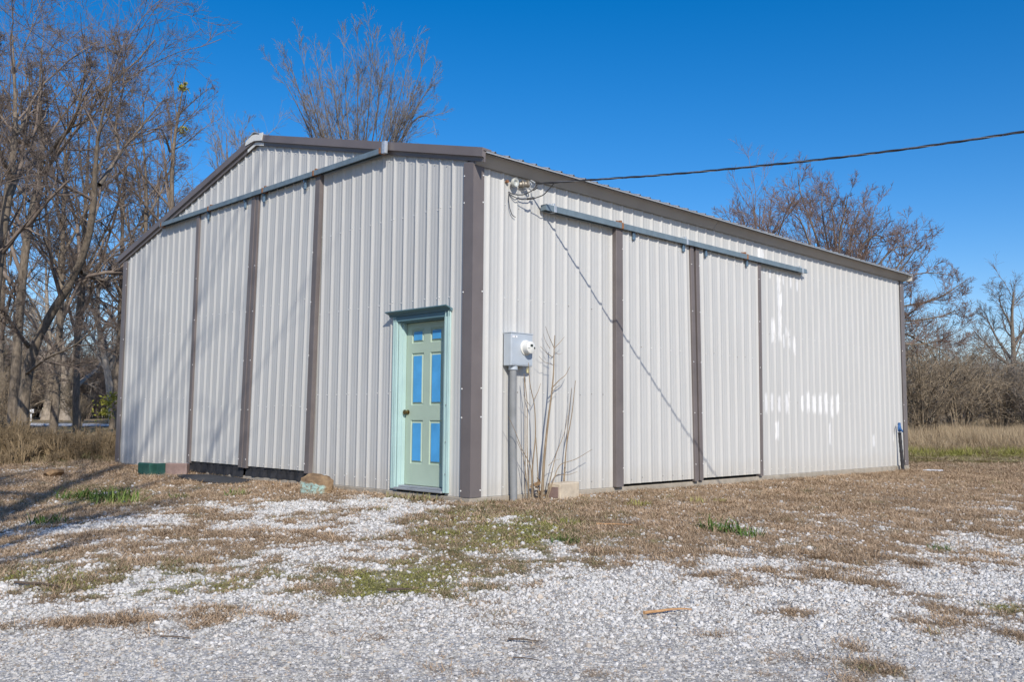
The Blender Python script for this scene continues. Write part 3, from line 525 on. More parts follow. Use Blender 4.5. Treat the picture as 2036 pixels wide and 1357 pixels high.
def hanger(par, wall, a, z, out):
    P = (lambda a, h, z: (-a, -h, z)) if wall == 'g' else (lambda a, h, z: (h, a, z))
    m = MB()
    def bx(a0, a1, h0, h1, z0, z1):
        p, q = P(a0, h0, z0), P(a1, h1, z1); m.box(min(p[0], q[0]), max(p[0], q[0]), min(p[1], q[1]), max(p[1], q[1]), z0, z1, .002)
    bx(a-.032, a+.032, out+.019, out+.026, z-.07, z+.09); bx(a-.038, a-.030, out+.019, out+.05, z-.07, z+.02); bx(a-.012, a+.012, out+.026, out+.05, z+.03, z+.1)
    for dz in (-.05, -.01, .035):
        for da in (-.014, .016): bx(a+da-.007, a+da+.007, out+.026, out+.036, z+dz-.007, z+dz+.007)
    m.build("hanger", M['blue_galv'], par)
GOUT = .055
D1 = leaf('g', 4.90, 6.86, 5.065, 6.90, 4.30, .155, GOUT, .115, .10, (-.02, .15))
D2 = leaf('g', 3.12, 4.92, 3.22, 5.05, 4.30, .150, GOUT-.012, .12, .11, (.0, .145))
D3 = leaf('e', 2.53, 4.36, 2.53, 4.44, 3.49, .035, GOUT, .145, .085)
D4 = leaf('e', 4.44, 6.32, 4.50, 6.30, 3.49, .04, GOUT-.010, .09, .085)
for d, a in ((D1, 6.45), (D1, 5.22), (D2, 4.65), (D2, 3.50)): hanger(d, 'g', a, 4.22, GOUT)
for d, a in ((D3, 2.93), (D3, 4.12), (D4, 4.71), (D4, 5.89)): hanger(d, 'e', a, 3.435, GOUT)
def rail(wall, a0, a1, z0, z1, brackets, endplate):
    P = (lambda a, h, z: (-a, -h, z)) if wall == 'g' else (lambda a, h, z: (h, a, z))
    def bx(m, a0, a1, h0, h1, z0, z1, bev=.002):
        p, q = P(a0, h0, z0), P(a1, h1, z1); m.box(min(p[0], q[0]), max(p[0], q[0]), min(p[1], q[1]), max(p[1], q[1]), z0, z1, bev)
    m = MB(); h0, h1 = .034, .128; th = .005
    # box track, open along its underside
    pr = [(h0, z0), (h0, z1), (h1, z1), (h1, z0), (h1-.022, z0), (h1-.022, z0+th), (h1-th, z0+th), (h1-th, z1-th), (h0+th, z1-th), (h0+th, z0+th), (h0+.022, z0+th), (h0+.022, z0)]
    m.extrude(None, [P(a0, h, z) for h, z in pr], [P(a1, h, z) for h, z in pr])
    if wall == 'e': bx(m, a0-.004, a0, h0+.003, h1-.003, z0+.003, z1-.003, 0); 
    T = m.build("track_rail", M['galv'], B)
    for k, a in enumerate(brackets):
        m = MB(); bx(m, a-.02, a+.02, h0-.004, h1+.005, z0-.004, z1+.005); bx(m, a-.018+.05, a+.016+.05, .02, h0+.03, z1+.006, z1+.055); bx(m, a-.02, a+.07, .02, .035, z1-.03, z1+.05)
        m.build("bracket", M['rust'] if not (wall == 'e' and k in (0, 4, 2)) else M['galv_light'], T)
    if endplate:
        m = MB(); bx(m, a0-.05, a0+.02, .10, .145, z0-.02, z1+.07); 
        for dz in (.03, .1): bx(m, a0-.022, a0-.006, .145, .147, z0+dz, z0+dz+.016, 0)
        m.build("end_stop", M['galv_light'], T)
    return T
rail('g', 1.58, 8.25, 4.288, 4.356, (1.66, 3.22, 4.62, 6.38, 8.19), True)
rail('e', 1.10, 7.80, 3.470, 3.545, (1.27, 2.62, 4.15, 5.83, 7.66), False)
m = MB(); m.box(.09, .12, 7.80, 7.87, 3.49, 3.51, .003); m.build("rail_bolt", M['galv_light'], B)

# ------------------------------------------------------------------ entry door
m = MB()
x0, x1, zt = -DO1, -DO0, DOZ
def fbox(*a): m.box(*a)
for s, xe, xo in ((-1, x0, x0-.09), (1, x1, x1+.10)):
    xa, xb = min(xe, xo), max(xe, xo)
    m.box(xa, xb, -.045, -.02, .03, 2.15, .003)                       # casing
    m.box(xa+.02, xa+.035, -.052, -.0455, .03, 2.15, .002); m.box(xb-.03, xb-.018, -.052, -.0455, .03, 2.15, .002)
    j0, j1 = (xe, xe+.02) if s < 0 else (xe-.02, xe)
    m.box(j0, j1, -.0195, .16, .03, zt, .002)                        # jamb
    st0, st1 = (xe+.0205, xe+.033) if s < 0 else (xe-.033, xe-.0205)
    m.box(st0, st1, .03, .085, .06, zt-.03, .002)
m.build("door_frame", M['door_aqua'], B)
m = MB(); m.box(x0+.021, x1-.021, -.0195, .16, zt-.05, zt-.001, .002); m.box(x0-.085, x1+.095, -.046, -.0205, 2.085, 2.149, .003); m.build("door_header", M['hood_teal'], B)
m = MB(); vs = []
for x in (x0-.155, x1+.12): vs += [(x, -.02, 2.18), (x, -.125, 2.215), (x, -.128, 2.205), (x, -.06, 2.178), (x, -.05, 2.152), (x, -.02, 2.152)]
m.add(vs, [(i, (i+1) % 6, 6+(i+1) % 6, 6+i) for i in range(6)]+[tuple(range(6))[::-1], tuple(range(6, 12))]); m.build("door_hood", M['hood_teal'], B)
m = MB(); m.box(x0+.001, x1-.001, -.06, .16, .022, .05, .004); m.box(x0+.021, x1-.021, .0, .15, .0505, .072, .004); m.build("door_sill", M['sill'], B)
YD = .09; dz0, dz1 = .078, 2.07
panels = [(-1.205, -.975, 1.815, 1.995), (-.845, -.615, 1.815, 1.995), (-1.20, -.965, 1.05, 1.695), (-.845, -.61, 1.05, 1.695), (-1.19, -.96, .335, .868), (-.845, -.61, .335, .868)]
xd0, xd1 = x0+.022, x1-.022
xs = sorted({xd0, xd1, -1.205, -.97, -.845, -.612}); 
m = MB()
cols = [(xd0, -1.203), (-.968, -.845), (-.612, xd1)]
for a, b in cols: m.add([(a, YD, dz0), (b, YD, dz0), (b, YD, dz1), (a, YD, dz1)], [(0, 1, 2, 3)])
for (pa, pb) in ((-1.203, -.968), (-.845, -.612)):
    zs2 = [dz0, .335, .868, 1.05, 1.695, 1.815, 1.995, dz1]
    for i in range(0, 8, 2): m.add([(pa, YD, zs2[i]), (pb, YD, zs2[i]), (pb, YD, zs2[i+1]), (pa, YD, zs2[i+1])], [(0, 1, 2, 3)])
    for (z0, z1) in ((.335, .868), (1.05, 1.695), (1.815, 1.995)):
        rings = [(0, 0), (.006, .014), (.016, .017), (.030, .005), (.034, .003)]
        prev = None
        for ins, dp in rings:
            n = len(m.v); m.v += [(pa+ins, YD+dp, z0+ins), (pb-ins, YD+dp, z0+ins), (pb-ins, YD+dp, z1-ins), (pa+ins, YD+dp, z1-ins)]
            if prev is not None: m.f += [(prev+i, prev+(i+1) % 4, n+(i+1) % 4, n+i) for i in range(4)]
            prev = n
        m.f.append((prev, prev+1, prev+2, prev+3))
m.add([(xd0, YD, dz0), (xd0, YD+.04, dz0), (xd0, YD+.04, dz1), (xd0, YD, dz1)], [(0, 1, 2, 3)]); m.add([(xd1, YD, dz0), (xd1, YD+.04, dz0), (xd1, YD+.04, dz1), (xd1, YD, dz1)], [(0, 1, 2, 3)])
m.add([(xd0, YD+.04, dz0), (xd1, YD+.04, dz0), (xd1, YD+.04, dz1), (xd0, YD+.04, dz1)], [(0, 1, 2, 3)])
m.add([(xd0, YD, dz0), (xd1, YD, dz0), (xd1, YD+.04, dz0), (xd0, YD+.04, dz0)], [(0, 1, 2, 3)])
ED = m.build("entry_door", M['door_green'], B); ED["label"] = "pale green six-panel entry door with blue painted panels"
for (pa, pb) in ((-1.203, -.968), (-.845, -.612)):
    for (z0, z1) in ((.335, .868), (1.05, 1.695), (1.815, 1.995)):
        m = MB(); m.box(pa+.037, pb-.037, YD-.0015, YD+.002, z0+.037, z1-.037, .001); m.build("blue_panel", M['door_blue'], ED)
m = MB(); kx, kz = xd0+.055, .965
prof = [(.0, .030), (.006, .031), (.012, .014), (.030, .012), (.038, .024), (.050, .031), (.062, .029), (.070, .016), (.072, .0)]
n = 16; vs = []; 
for d, r in prof: vs += [(kx+r*math.cos(2*math.pi*i/n), YD-d, kz+r*math.sin(2*math.pi*i/n)) for i in range(n)]
m.add(vs, [(j*n+i, j*n+(i+1) % n, (j+1)*n+(i+1) % n, (j+1)*n+i) for j in range(len(prof)-1) for i in range(n)]); m.build("door_knob", M['brass'], ED, True)
for z in (.25, .62, 1.05): screw((x1+.06, -.053, z), (0, -1, 0), .007, True)
o = screws.build("screws", M['screw'], B); tag(o, kind="stuff")
o = screws_dark.build("worn_screws", M['screw_dark'], B); tag(o, kind="stuff")

# ------------------------------------------------------------------ electric service
def ring(m, c, axis, prof, n=20):
    """lathe: prof of (distance along axis, radius)"""
    ax = Vector(axis).normalized(); u = ax.cross(Vector((0, 0, 1))); u = u.normalized() if u.length > .01 else Vector((1, 0, 0)); w = ax.cross(u); c = Vector(c); vs = []
    for d, r in prof: vs += [c+ax*d+(u*math.cos(2*math.pi*i/n)+w*math.sin(2*math.pi*i/n))*r for i in range(n)]
    m.add(vs, [(j*n+i, j*n+(i+1) % n, (j+1)*n+(i+1) % n, (j+1)*n+i) for j in range(len(prof)-1) for i in range(n)]+[tuple(range(n)), tuple((len(prof)-1)*n+i for i in range(n))])
E_ = empty("electric_meter", (.08, .58, -.07)); tag(E_, "grey electric meter box with round white meter and conduit on barn wall", "electric meter")
m = MB(); m.box(.02, .15, .485, .85, 1.515, 1.90, .006); m.box(.0205, .156, .480, .855, 1.897, 1.91, .003); m.box(.1505, .154, .50, .835, 1.53, 1.885, .0015); m.build("meter_box", M['grey_box'], E_)
m = MB(); ring(m, (.154, .725, 1.735), (1, 0, 0), [(0, .092), (.012, .092), (.016, .082), (.018, .076)], 28); m.build("mounting_ring", M['meter_white'], E_, True)
m = MB(); ring(m, (.17, .725, 1.735), (1, 0, 0), [(0, .076), (.05, .076), (.075, .072), (.082, .06), (.083, .0)], 28); mt = m.build("meter", M['meter_white'], E_, True)
m = MB(); m.box(.2532, .2545, .705, .748, 1.742, 1.772); m.box(.2532, .2545, .765, .785, 1.718, 1.742); m.box(.2532, .2540, .66, .70, 1.722, 1.726); m.build("display", M['lcd'], mt)
m = MB(); m.box(.1541, .1555, .50, .585, 1.845, 1.872); lb = m.build("label_plate", M['pvc'], E_)
m = MB(); m.box(.1556, .1562, .545, .552, 1.849, 1.867); m.build("label_mark", M['lcd'], lb)
m = MB(); ring(m, (.085, .585, 1.514), (0, 0, -1), [(0, .056), (.045, .056), (.047, .050)], 20); m.build("conduit_collar", M['grey_box'], E_, True)
m = MB(); m.tube([(.085, .585, 1.47), (.085, .585, 1.0), (.09, .59, .5), (.10, .60, -.2)], .043, 20); m.build("conduit", M['conduit'], E_, True)
m = MB(); m.box(.115, .135, .775, .805, 1.437, 1.48, .004); m.tube([(.125, .78, 1.478), (.125, .78, 1.505), (.125, .79, 1.515), (.125, .80, 1.505), (.125, .80, 1.478)], .004, 6); m.build("padlock", M['padlock'], E_)
I_ = empty("service_bracket", (.0, .75, 3.72)); tag(I_, "porcelain insulators and wire rack bolted under the barn eave", "insulator")
m = MB(); ring(m, (.02, .60, 3.735), (.9, .1, -.1), [(0, .012), (.02, .03), (.035, .052), (.06, .056), (.075, .05), (.07, .03), (.055, .02)], 20); m.build("insulator", M['porcelain'], I_, True)
m = MB(); ring(m, (.03, .72, 3.735), (.5, .85, .1), [(0, .028), (.03, .03), (.032, .045), (.05, .05), (.07, .032), (.09, .032), (.105, .05), (.125, .045), (.13, .02)], 20); m.build("cable_clamp", M['old_metal'], I_, True)
m = MB(); m.tube([(.0, .76, 3.76), (.05, .80, 3.77), (.12, .83, 3.765), (.14, .83, 3.73), (.10, .82, 3.70), (.03, .78, 3.70), (0, .76, 3.70)], .008, 6); m.tube([(.10, .85, 3.80), (.14, .88, 3.77), (.15, .89, 3.735), (.13, .88, 3.71)], .006, 6); m.build("clevis", M['galv_light'], I_, True)
m = MB(); ring(m, (.012, .52, 3.735), (1, 0, 0), [(0, .02), (.03, .018)], 10); m.build("wall_bolt", M['rust'], I_)
# twisted service drop to a pole down the road
cp = [(.15, .88, 3.75), (0.381, 0.951, 3.74), (1.023, 1.12, 3.697), (1.627, 1.279, 3.654), (2.196, 1.429, 3.625), (2.732, 1.57, 3.606), (3.239, 1.703, 3.587), (3.719, 1.83, 3.578), (4.175, 1.95, 3.576), (4.608, 2.064, 3.58), (5.163, 2.21, 3.592), (7.0, 2.69, 3.65), (10.0, 3.48, 3.82), (14, 4.53, 4.2), (19, 5.85, 4.85), (24, 7.16, 5.65), (27.8, 8.16, 6.4)]
ca = np.array(cp); dl = np.concatenate([[0], np.cumsum(np.linalg.norm(np.diff(ca, axis=0), axis=1))]); sN = np.arange(0, dl[-1], .05)
cc = np.stack([np.interp(sN, dl, ca[:, k]) for k in range(3)], -1)
for _ in range(30): cc[1:-1] = (cc[:-2]+2*cc[1:-1]+cc[2:])/4
C_ = empty("service_cable", tuple(cc[0])); tag(C_, "black twisted service cable running off to the right from barn eave", "cable")
for k, (mt_, rad, off) in enumerate(((M['black_wire'], .0068, .0072), (M['black_wire'], .0068, .0072), (M['bare_wire'], .004, .008))):
    ph = sN*2*math.pi/.55+k*2.1; m = MB(); nrm_ = np.array([-.2, .98, 0]); up_ = np.array([0, 0, 1.0])
    pts = cc+off*(np.cos(ph)[:, None]*nrm_+np.sin(ph)[:, None]*up_); m.tube([tuple(p) for p in pts], rad, 5); m.build("strand", mt_, C_, True)
def wire(pts, r, mat, par, name="pigtail"):
    a = np.array(pts, float); d = np.concatenate([[0], np.cumsum(np.linalg.norm(np.diff(a, axis=0), axis=1))]); s = np.linspace(0, d[-1], 40)
    p = np.stack([np.interp(s, d, a[:, k]) for k in range(3)], -1)
    for _ in range(6): p[1:-1] = (p[:-2]+2*p[1:-1]+p[2:])/4
    m = MB(); m.tube([tuple(q) for q in p], r, 6); return m.build(name, mat, par, True)
wire([(.20, .86, 3.73), (.15, .83, 3.66), (.10, .74, 3.60), (.06, .64, 3.585), (.03, .575, 3.60), (.01, .56, 3.62)], .0065, M['black_wire'], C_)
wire([(.45, .90, 3.715), (.25, .92, 3.60), (.15, .83, 3.555), (.08, .70, 3.535), (.04, .60, 3.565), (.01, .565, 3.60)], .0065, M['black_wire'], C_)
wire([(.06, .62, 3.69), (.08, .68, 3.64), (.09, .74, 3.645), (.12, .82, 3.70)], .004, M['bare_wire'], C_)
wire([(.02, .56, 3.60), (.025, .545, 3.52), (.03, .56, 3.42), (.03, .60, 3.34), (.03, .66, 3.32)], .005, M['black_wire'], C_)
for a, b in (((.16, .83, 3.665), (.19, .87, 3.70)), ((.13, .76, 3.545), (.17, .84, 3.565))):
    m = MB(); m.tube([a, b], .014, 10); m.build("connector", M['black_wire'], C_, True)
P_ = empty("utility_pole", (28, 8.2, float(gz(28, 8.2)))); tag(P_, "wooden utility pole carrying the service cable", "utility pole")
m = MB(); z0 = float(gz(28, 8.2)); m.tube([(28, 8.2, z0-.3), (28, 8.2, z0+4), (28, 8.2, z0+8)], [.15, .13, .11], 14); m.build("pole", M['wood_pole'], P_, True)
m = MB(); m.box(27.85, 27.95, 7.2, 9.2, z0+7.3, z0+7.42, .01); m.build("crossarm", M['wood_pole'], P_)

# ------------------------------------------------------------------ yard hydrant
bx_, by_ = .13, 11.70; bz_ = float(gz(bx_, by_))
H_ = empty("yard_hydrant", (bx_, by_, bz_)); tag(H_, "blue yard hydrant on black wrapped pipe at the barn corner", "hydrant")
top = Vector((bx_-.035, by_-.045, bz_+.78))
m = MB(); b0 = Vector((bx_, by_, bz_-.1)); pts = [b0.lerp(top, t_) for t_ in np.linspace(0, 1, 26)]
m.tube(pts, [.033+.003*math.sin(i*2.3)+.002*math.sin(i*5.1) for i in range(26)], 12); m.build("wrapped_pipe", M['tape_black'], H_, True)
m = MB(); ring(m, top+Vector((0, 0, -.01)), (0, 0, 1), [(0, .018), (.03, .018)], 10); m.build("riser", M['galv_light'], H_, True)
m = MB(); ring(m, top+Vector((0, 0, .02)), (0, 0, 1), [(0, .026), (.03, .036), (.09, .036), (.12, .028), (.17, .028), (.18, .018)], 12)
m.tube([top+Vector((0, 0, .07)), top+Vector((.05, -.04, .06)), top+Vector((.09, -.07, .02))], [.022, .02, .018], 10); hb = m.build("hydrant_head", M['hyd_blue'], H_, True)
m = MB(); m.tube([top+Vector((-.03, -.01, .165)), top+Vector((.01, -.07, .15)), top+Vector((.02, -.10, .05))], .009, 8); m.build("lever", M['hyd_blue'], hb, True)

# ------------------------------------------------------------------ blocks, rock, mat and scraps on the ground
def block(name, c, size, rz, mat, label, cat, seed, hollow=False):
    r_ = random.Random(seed); m = MB(); lx, ly, lz = size; z = float(gz(c[0], c[1]))-.015
    m.box(-lx/2, lx/2, -ly/2, ly/2, 0, lz, .012)
    m.v = [(x+r_.uniform(-.006, .006), y+r_.uniform(-.006, .006), w+r_.uniform(-.006, .006)) for x, y, w in m.v]
    o = m.build(name, mat, None); o.location = (c[0], c[1], z); o.rotation_euler = (0, 0, rz); tag(o, label, cat); return o
block("concrete_block", (-6.99, -.67), (.40, .19, .195), R(2), M['green_paint'], "block painted faded dark green at left end of barn", "block", 1)
block("concrete_block", (-6.71, -.56), (.15, .19, .200), R(40), M['green_paint'], "short dark green block between the faded green and brown blocks", "block", 2)
block("concrete_block", (-6.55, -.40), (.34, .17, .195), R(48), M['brown_block'], "bare brown block beside the green painted blocks", "block", 3)
def rough(name, c, size, rz, seed, mat, label, cat, sub=3, sink=.03, cutplanes=7):
    import bmesh
    r_ = random.Random(seed); bm = bmesh.new(); bmesh.ops.create_icosphere(bm, subdivisions=sub, radius=1)
    planes = [(Vector((r_.uniform(-1, 1), r_.uniform(-1, 1), r_.uniform(-.5, 1))).normalized(), r_.uniform(.62, .85)) for _ in range(cutplanes)]
    planes += [(Vector((0, 0, 1)), .62), (Vector((.9, -.2, .25)).normalized(), .78), (Vector((-.3, -.95, .1)).normalized(), .70)]
    for v in bm.verts:
        for n, d in planes:
            k = v.co.dot(n)
            if k > d: v.co -= n*(k-d)
        v.co += v.co.normalized()*r_.uniform(-.015, .02)
        v.co = Vector((v.co.x*size[0]/1.5, v.co.y*size[1]/1.5, v.co.z*size[2]/1.3))
    me = bpy.data.meshes.new(name); bm.to_mesh(me); bm.free(); z = float(gz(c[0], c[1]))
    zmin = min(v.co.z for v in me.vertices)
    o = link(name, me, None, mat); o.location = (c[0], c[1], z-zmin-sink); o.rotation_euler = (0, 0, rz); tag(o, label, cat)
    attr(me, "paint", [1.0 if (v.co.normalized().dot(Vector((-.45, -.85, -.1))) > .25 and v.co.z < size[2]*.22) else 0.0 for v in me.vertices]); return o
def hull_rock(c, ax, label):
    import bmesh
    pts = [(-.20, -.14, 0), (.10, -.18, 0), (.21, -.04, .0), (.21, .14, 0), (-.19, .15, 0), (-.22, -.15, .12), (.10, -.185, .10), (.245, -.01, .10), (-.215, -.13, .225), (-.12, .0, .285), (.0, .08, .275), (.15, .12, .235), (.245, .06, .19), (.06, -.165, .15), (-.06, -.17, .195), (.17, -.05, .165), (-.17, .12, .22)]
    bm = bmesh.new(); vs = [bm.verts.new(p) for p in pts]; bmesh.ops.convex_hull(bm, input=vs); bmesh.ops.delete(bm, geom=[v for v in bm.verts if not v.link_faces], context='VERTS')
    bmesh.ops.triangulate(bm, faces=bm.faces); bmesh.ops.subdivide_edges(bm, edges=bm.edges, cuts=3, use_grid_fill=True); r_ = random.Random(3)
    for v in bm.verts: v.co *= .82; v.co.z *= 1.25; v.co += Vector((r_.gauss(0, .0035), r_.gauss(0, .0035), r_.gauss(0, .0035)))
    me = bpy.data.meshes.new("rock"); bm.to_mesh(me); bm.free(); o = link("rock", me, None, M['rock']); o.location = (c[0], c[1], float(gz(*c))-.03); o.rotation_euler = (0, 0, ax); tag(o, label, "rock")
    attr(me, "paint", [1.0 if (v.co.y < -.08 and v.co.x < .14 and v.co.z < .17-.15*(v.co.x+.08)) else 0.0 for v in me.vertices]); return o
hull_rock((-2.40, -.46), R(38), "brown sandstone rock splashed with teal paint by sliding door")
# rubber mat in front of the sliding doors
mp = [(-6.35, -.50), (-6.0, -.12), (-5.2, -.10), (-4.62, -.11), (-4.45, -.45), (-4.75, -.68), (-5.4, -.70), (-6.0, -.62)]
V = []; 
for k_ in range(2):
    for (x, y) in mp: V.append((x, y, float(gz(x, y))+.012+.012*k_))
cx_, cy_ = -5.4, -.38; V.append((cx_, cy_, float(gz(cx_, cy_))+.035)); n = len(mp)
mm = MB(); mm.add(V, [(i, (i+1) % n, n+(i+1) % n, n+i) for i in range(n)]+[(n+i, n+(i+1) % n, 2*n) for i in range(n)])
tag(mm.build("rubber_mat", M['mat'], None), "flat dark rubber mat lying before the gable sliding doors", "mat")
# tan cinder block below the meter
tb = block("concrete_block", (.19, 1.36), (.20, .40, .205), R(6), M['tan_block'], "pale tan block with dark hollow end beneath the saplings", "block", 5)
m = MB(); m.box(-.07, .07, -.006, .0, .03, .16, .003); 
hl = bpy.data.objects.new("hollow_core", m.mesh("hollow_core")); COL.objects.link(hl); hl.data.materials.append(M['brown_block']); hl.parent = tb; hl.location = (0, -.198, 0)
def ground_thing(name, verts_fn, mat, label, cat): pass
m = MB(); z = float(gz(.45, 12.35)); m.box(.30, .62, 12.25, 12.5, z+.01, z+.035, .01)
tag(m.build("plastic_cover", M['pvc'], None), "small white flat cover in grass past the far corner", "cover")
x_, y_ = -7.81, -1.87; rough("leaf_mound", (x_, y_), (.30, .26, .12), 0, 21, M['leaf_dead'], "small orange-brown clump of dead leaves on left grass", "leaf clump", 2, .02)
m = MB(); c_ = at(62, 818, 47); m.box(c_[0]-.13, c_[0]+.13, c_[1]-.1, c_[1]+.1, c_[2]-.1, c_[2]+.1, .02); zg = float(gz(c_[0], c_[1])); m.box(c_[0]-.03, c_[0]+.03, c_[1]-.03, c_[1]+.03, zg-.1, c_[2]-.1)
tag(m.build("white_box", M['pvc'], None), "small white box on a post among far left trunks", "box")
def stick(p0, p1, r, mat, label, bend=.03, seed=1):
    r_ = random.Random(seed); a = np.array(p0, float); b = np.array(p1, float); pts = []; d = b-a; nrm = np.array([-d[1], d[0]])
    for i in range(9):
        u = i/8; q = a+d*u+nrm*bend*math.sin(u*3.1)*2+nrm*r_.uniform(-.02, .02); pts.append((q[0], q[1], float(gz(q[0], q[1]))+r*1.2+.012))
    m = MB(); m.tube(pts, [r*(1-.6*i/8) for i in range(9)], 7); return tag(m.build("stick", mat, None, True), label, "stick")
M['stick_tan'] = bark('stick_tan', (.35, .19, .09), (.56, .34, .17), 25); M['stick_dark'] = bark('stick_dark', (.07, .055, .045), (.16, .12, .09), 25)
stick((4.285, -2.481), (4.435, -2.20), .011, M['stick_tan'], "bent orange-tan stick lying on white gravel at right", .04, 1)
stick((1.93, -.10), (2.156, .18), .008, M['stick_tan'], "straight orange-tan stick in brown grass before the barn", .0, 2)
stick((.66, -4.87), (1.07, -4.71), .010, M['stick_dark'], "dark stick at lower left edge of mossy strip", .03, 3)
stick((2.785, -3.257), (2.9, -3.15), .012, M['stick_dark'], "short dark stick at edge of moss and gravel", .02, 4)
stick((4.106, -3.446), (4.25, -3.36), .006, M['stick_dark'], "thin dark twig on foreground gravel, centre", .03, 5)
stick((2.80, -4.78), (2.95, -4.68), .005, M['stick_dark'], "thin dark twig on foreground gravel, far left", .03, 6)
stick((4.35, -3.65), (4.5, -3.6), .004, M['stick_dark'], "hair-thin dark twig lowest on the foreground gravel", .05, 7)
stick((-8.95, -.54), (-8.55, -.20), .012, M['stick_tan'], "pale stick lying by the left barn corner", .05, 8)

# ------------------------------------------------------------------ saplings against the eave wall
def onplane(zx, zy, x):
    px, py = 940+zx/3.39, 620+zy/3.39; d = FWD+RGT*(px-1018)/FPX+UPV*(678.5-py)/FPX; return CAM+d*((x-CAM[0])/d[0])
def sapling(stems, label, xoff):
    b = onplane(*stems[0][0][0], xoff); o = empty("sapling", (b[0], b[1], float(gz(b[0], b[1])))); tag(o, label, "sapling", "saplings at the meter")
    for pts, r0, r1 in stems:
        w = [onplane(p[0], p[1], xoff+.012*i) for i, p in enumerate(pts)]; w = np.array(w)
        if pts[0][1] > 1080: w[0][2] = float(gz(w[0][0], w[0][1]))-.03
        d = np.concatenate([[0], np.cumsum(np.linalg.norm(np.diff(w, axis=0), axis=1))]); s = np.linspace(0, d[-1], 24); p = np.stack([np.interp(s, d, w[:, k]) for k in range(3)], -1)
        for _ in range(3): p[1:-1] = (p[:-2]+2*p[1:-1]+p[2:])/4
        m = MB(); m.tube([tuple(q) for q in p], list(np.linspace(r0*1.15, r1*1.3, 24)), 7); m.build("stem" if r0 > .006 else "branch", M['sapling'], o, True)
sapling([([(465, 1180), (480, 1000), (500, 800), (518, 650), (532, 560), (547, 400), (545, 300), (553, 160)], .017, .004), ([(530, 520), (580, 465), (625, 430), (655, 370)], .006, .002), ([(545, 240), (515, 170), (490, 100)], .004, .0015),
         ([(540, 310), (500, 280), (455, 235)], .004, .0015), ([(552, 245), (590, 205), (618, 170)], .004, .0015), ([(530, 545), (560, 515), (592, 495)], .004, .0015), ([(540, 360), (480, 340), (445, 300)], .003, .0015), ([(520, 250), (490, 200), (475, 150)], .003, .001), ([(545, 270), (580, 290), (605, 280)], .003, .001)], "tallest thick-stemmed bare sapling against the barn wall behind tan block", .16)
sapling([([(405, 1180), (400, 1050), (425, 850), (417, 600), (385, 520), (375, 345)], .009, .003), ([(415, 590), (440, 540), (457, 485)], .004, .002), ([(445, 1180), (435, 1000), (425, 850)], .006, .004), ([(390, 640), (360, 600), (340, 560)], .003, .001)], "slim forked bare sapling between conduit and thick sapling", .17)
sapling([([(380, 1170), (365, 900), (368, 600), (345, 420)], .0065, .003), ([(355, 1150), (352, 800), (352, 560), (345, 430)], .0055, .003)], "pair of thin straight bare shoots below the meter padlock", .14)
sapling([([(605, 1130), (630, 900), (668, 700), (692, 465)], .009, .003), ([(612, 1120), (635, 830), (652, 640), (666, 515)], .006, .002)], "leaning pair of bare shoots rising right of the tan block", .10)
sapling([([(490, 1110), (560, 960), (620, 820), (640, 700)], .006, .002), ([(495, 1100), (580, 1030), (690, 1000), (805, 930)], .006, .002), ([(480, 1110), (560, 1095), (640, 1105), (705, 1080)], .005, .002), ([(510, 1040), (540, 1010), (590, 995)], .003, .001)], "low arching bare shoot spreading right over tan block", .20)
sapling([([(400, 1150), (395, 1040), (330, 930), (280, 790), (237, 705)], .006, .002), ([(390, 1090), (340, 970), (298, 875)], .005, .002)], "bare shoot leaning left across the grey conduit", .19)

# ------------------------------------------------------------------ bare trees
def grow(par, rng, n, t0, t1, ang, lr, rr, npts, wig, up, minr=.003, flat=None):
    P, Rr, Ln = par; Bn, mpt = P.shape[0], P.shape[1]
    I = np.repeat(np.arange(Bn), n); N = len(I)
    t = rng.uniform(t0, t1, N); s = t*(mpt-1); k = np.minimum(s.astype(int), mpt-2); w = (s-k)[:, None]
    base = P[I, k]*(1-w)+P[I, k+1]*w; T = P[I, k+1]-P[I, k]; T /= np.linalg.norm(T, axis=1, keepdims=True)+1e-9
    r = (Rr[I, k]*(1-w[:, 0])+Rr[I, k+1]*w[:, 0])
    ref = np.where(abs(T[:, 2:3]) < .9, [[0, 0, 1.0]], [[1.0, 0, 0]]); U = np.cross(T, ref); U /= np.linalg.norm(U, axis=1, keepdims=True); Vv = np.cross(T, U)
    ph = rng.uniform(0, 2*np.pi, N)[:, None]; a = rng.uniform(ang[0], ang[1], N)[:, None]
    d = np.cos(a)*T+np.sin(a)*(np.cos(ph)*U+np.sin(ph)*Vv)
    ln = Ln[I]*rng.uniform(lr[0], lr[1], N)*(1.15-.55*t)
    out = np.zeros((N, npts, 3)); out[:, 0] = base; step = (ln/(npts-1))[:, None]
    for j in range(1, npts):
        d = d+rng.normal(0, wig, (N, 3))+np.array([0, 0, up]); d /= np.linalg.norm(d, axis=1, keepdims=True); out[:, j] = out[:, j-1]+d*step
    r0 = np.maximum(np.minimum(r*rr, ln*.03+.002), minr); R2 = r0[:, None]*np.linspace(1, .35, npts)[None]
    return out, np.maximum(R2, minr*.6), ln
